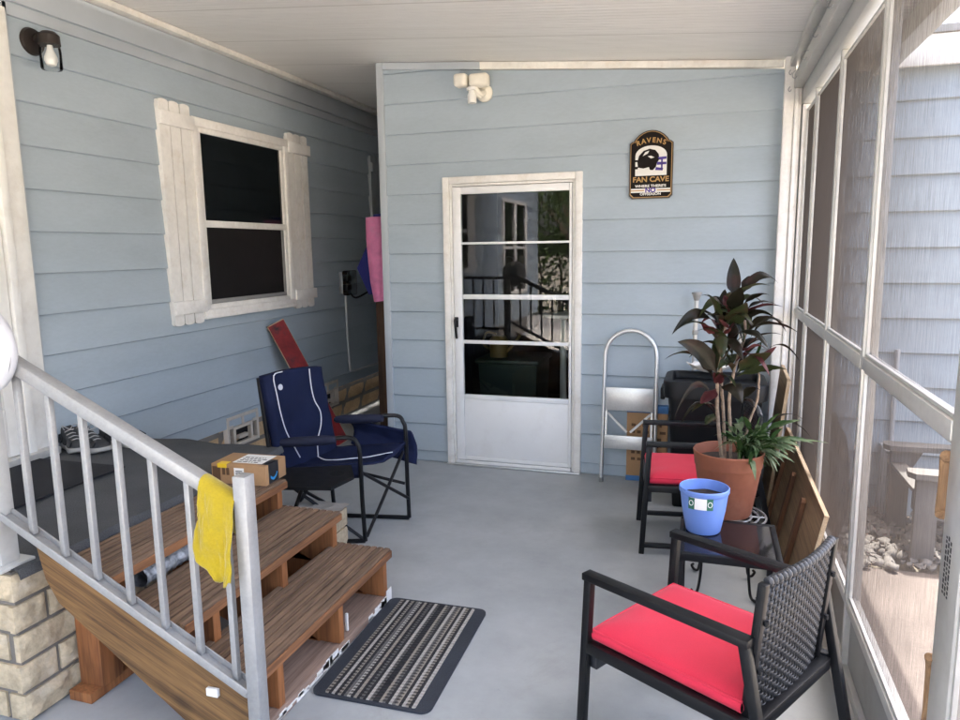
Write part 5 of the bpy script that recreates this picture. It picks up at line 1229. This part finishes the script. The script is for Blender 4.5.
m = MB(); x, yy = -2.605, 5.40; m.tube([(x-.02,yy,1.775),(x-.012,yy,1.60),(x,yy,1.42),(x+.012,yy,1.25),(x+.03,yy,1.09)], [.070,.079,.080,.079,.070], 32); pf = m.build('pink_float', PINK); tag(pf, 'pink foam float standing on end in the dark passage', 'float')
m = MB(); m.prism([(-2.73,5.46,1.14),(-2.83,5.46,1.36),(-2.69,5.46,1.62),(-2.66,5.46,1.80),(-2.56,5.46,1.81),(-2.56,5.46,1.14)], (0,.06,0)); tag(m.build('blue_float', BLUE_FOAM, smooth=False), 'dark blue foam float behind the pink one in the passage', 'float')
m = MB(); m.box(-2.62,-2.50,5.36,5.48,0,1.085,.006); tag(m.build('brown_post', BROWN_POST), 'rough brown wooden post under the pink float in the passage', 'post')
m = MB(); m.box(XL,-2.16,7.3,7.36,0,2.9); tag(m.build('passage_gate', BROWN_POST, smooth=False), 'dark wooden boards closing the far end of the side passage', 'fence')

# ================================================================== OUTSIDE THE SCREEN
ad = thing('garden_chair', 'grey slatted garden chair standing on the path outside the screen', 'chair', (1.3, 3.95, -.08))
def adb(x0,x1,y0,y1,z0,z1,b=.004): return MB().box(x0,x1,y0,y1,z0-.08,z1-.08,b)
for yy in (3.84, 4.36):
    m = MB(); pts = []
    for x, y_ in ((.97,yy+.05),(.96,yy-.02),(.985,yy-.06),(1.05,yy-.065),(1.62,yy-.04),(1.62,yy+.04)): pts.append((x, y_, .375))
    m.prism(pts, (0,0,.028)); m.build('armrest', ADIR, ad)
    adb(1.0,1.10,yy-.02,yy+.015,0,.455).build('front_leg', ADIR, ad)
    m = MB(); m.prism([(1.0,yy+.017,.28),(1.0,yy+.017,.20),(1.75,yy+.017,-.08),(1.83,yy+.017,-.08)], (0,.03,0)); m.build('rear_leg', ADIR, ad)
    m = MB(); m.prism([(1.10,yy-.015,.37),(1.10,yy-.015,.25),(1.16,yy-.015,.37)], (0,.025,0)); m.build('bracket', ADIR, ad)
for k in range(6):
    x = 1.0+.085*k; z = .36-.032*k; adb(x,x+.075,3.86,4.34,z,z+.022).build('seat_slat', ADIR, ad)
for k in range(5):
    yy = 3.88+.095*k; m = MB(); m.prism([(1.44,yy,.12),(1.465,yy,.12),(1.76,yy,.82+.04*math.sin(PI*(k+.5)/5)),(1.735,yy,.82+.04*math.sin(PI*(k+.5)/5))], (0,.085,0)); m.build('back_slat', ADIR, ad)
m = MB()
def sack(u, v):
    a = 2*PI*u; r = math.sin(PI*(.06+.94*(1-v)**.8))**.5 if v < 1 else 0
    p = V((.655+.075*r*math.cos(a), 4.0+.22*r*math.sin(a), -.08+(.62+.10*math.sin(a))*v)); return p+V((1,1,.6))*.025*noise.noise(p*9)*(1 if 0 < v < 1 else 0)
m.grid(sack, 36, 22); tag(m.build('black_sack', BLACK_DULL, ang=180), 'tall black plastic sack standing outside against the screen', 'sack')
ub = thing('utility_box', 'small pale grey utility box against the wall outside the screen', 'box', (1.05, 4.5, -.08))
m = MB(); m.box(1.00,1.10,4.42,4.59,-.08,.325,.006); m.build('cabinet', UTIL, ub)
m = MB(); m.box(.99,1.11,4.41,4.60,.326,.345,.006); m.build('cover', UTIL, ub)
m = MB(); m.tube([(1.05,4.585,.345),(1.05,4.585,.9)], .014, 8); m.build('conduit', UTIL, ub)
# far surroundings, seen only through the screens and in the door glass
def tree(x, y, h, r, label, seed):
    t = thing('garden_tree', label, 'tree', (x, y, -.13)); rnd = random.Random(seed)
    m = MB(); top = V((x+.2, y, h*.55)); m.tube([(x,y,-.13),(x+.05,y,h*.25),top], [.20,.15,.09], 10, smooth=4)
    tips = []
    for k in range(9):
        a = 2*PI*k/9+rnd.uniform(-.3,.3); s = V((x+.1,y,h*rnd.uniform(.3,.55))); e = V((x+r*.7*math.cos(a), y+r*.7*math.sin(a), h*rnd.uniform(.55,.92))); m.tube([s, s.lerp(e,.5)+V((0,0,.25)), e], [.07,.045,.015], 6, smooth=3); tips += [e, s.lerp(e,.6)]
    m.build('trunk', BARK, t); m = MB()
    for k in range(5200):
        c_ = tips[rnd.randrange(len(tips))]; p = c_+V((rnd.gauss(0,.42),rnd.gauss(0,.42),rnd.gauss(0,.34)))*(r/2.4)
        q = p+V((rnd.uniform(-1,1),rnd.uniform(-1,1),rnd.uniform(-.8,.3))).normalized()*rnd.uniform(.09,.16); s = (q-p).cross(V((rnd.uniform(-1,1),rnd.uniform(-1,1),rnd.uniform(-1,1)))).normalized()*.035; mm = p.lerp(q,.5)
        m.face([p, mm+s, q, mm-s])
    m.build('crown', LEAF_TREE, t, smooth=False, recalc=False)
tree(-2.75, -6.2, 4.6, 2.4, 'leafy green tree on the lawn behind the open end of the porch', 1)
tree(3.6, -7.5, 4.6, 2.3, 'leafy green tree beside the path beyond the screens', 2)

hd = thing('hedge', 'dense green hedge well behind the open end of the porch', 'hedge', (-3, -8.2, -.13)); rnd = random.Random(9); m = MB()
for k in range(9000):
    p = V((rnd.uniform(-7,4), -8.2+rnd.gauss(0,.35), -.1+2.1*rnd.random()**.8)); q = p+V((rnd.uniform(-1,1),rnd.uniform(-1,1),rnd.uniform(-.6,.6))).normalized()*rnd.uniform(.1,.17); s_ = (q-p).cross(V((rnd.uniform(-1,1),rnd.uniform(-1,1),rnd.uniform(-1,1)))).normalized()*.04; mm = p.lerp(q,.5)
    m.face([p, mm+s_, q, mm-s_])
m.build('foliage', LEAF_TREE, hd, smooth=False, recalc=False)
m = MB()
for k in range(23): x = -7+.5*k; m.tube([(x,-8.2,-.13),(x+.05,-8.2,.8),(x-.05,-8.25,1.5)], [.04,.03,.012], 6)
m.build('stems', BARK, hd)
# ================================================================== LIGHT, SKY, CAMERA
w = bpy.data.worlds.new('World'); sc.world = w; w.use_nodes = True; nt = w.node_tree; nt.nodes.clear()
sky = nt.nodes.new('ShaderNodeTexSky'); sky.sky_type = 'NISHITA'; sky.sun_disc = False; sky.sun_elevation = math.radians(80); sky.sun_rotation = math.radians(23); sky.air_density = .75; sky.dust_density = 7.0; sky.ozone_density = .4
bg = nt.nodes.new('ShaderNodeBackground'); bg.inputs[1].default_value = .15; wo = nt.nodes.new('ShaderNodeOutputWorld'); nt.links.new(sky.outputs[0], bg.inputs[0]); nt.links.new(bg.outputs[0], wo.inputs[0])
ld_ = bpy.data.lights.new('sun', 'SUN'); ld_.energy = 2.0; ld_.angle = math.radians(.5); ld_.color = (1, .95, .87); so = bpy.data.objects.new('sun', ld_); COL.objects.link(so)
el, az = math.radians(80), math.radians(23)
to_sun = V((math.sin(az)*math.cos(el), math.cos(az)*math.cos(el), math.sin(el))); so.rotation_euler = to_sun.to_track_quat('Z', 'Y').to_euler()
cd = bpy.data.cameras.new('camera'); cam = bpy.data.objects.new('camera', cd); COL.objects.link(cam); sc.camera = cam
pt, yw, ro = -.1536318, -.3103397, -.0141020
f_ = V((math.sin(yw)*math.cos(pt), math.cos(yw)*math.cos(pt), math.sin(pt))); r0 = V((math.cos(yw), -math.sin(yw), 0)); u0 = r0.cross(f_)
r_ = math.cos(ro)*r0+math.sin(ro)*u0; u_ = r_.cross(f_)
cam.matrix_world = Matrix(((r_.x,u_.x,-f_.x,0),(r_.y,u_.y,-f_.y,0),(r_.z,u_.z,-f_.z,1.5),(0,0,0,1)))
cd.sensor_width = 36; cd.lens = 712.16/960*36; cd.clip_start = .02; cd.clip_end = 600
vs = sc.view_settings; vs.view_transform = 'Standard'; vs.look = 'None'; vs.gamma = 1; vs.use_curve_mapping = False; vs.exposure = EXPOSURE
cy = sc.cycles; cy.max_bounces = 10; cy.diffuse_bounces = 6; cy.glossy_bounces = 4; cy.transmission_bounces = 6; cy.transparent_max_bounces = 16; cy.use_denoising = True; cy.sample_clamp_indirect = 8
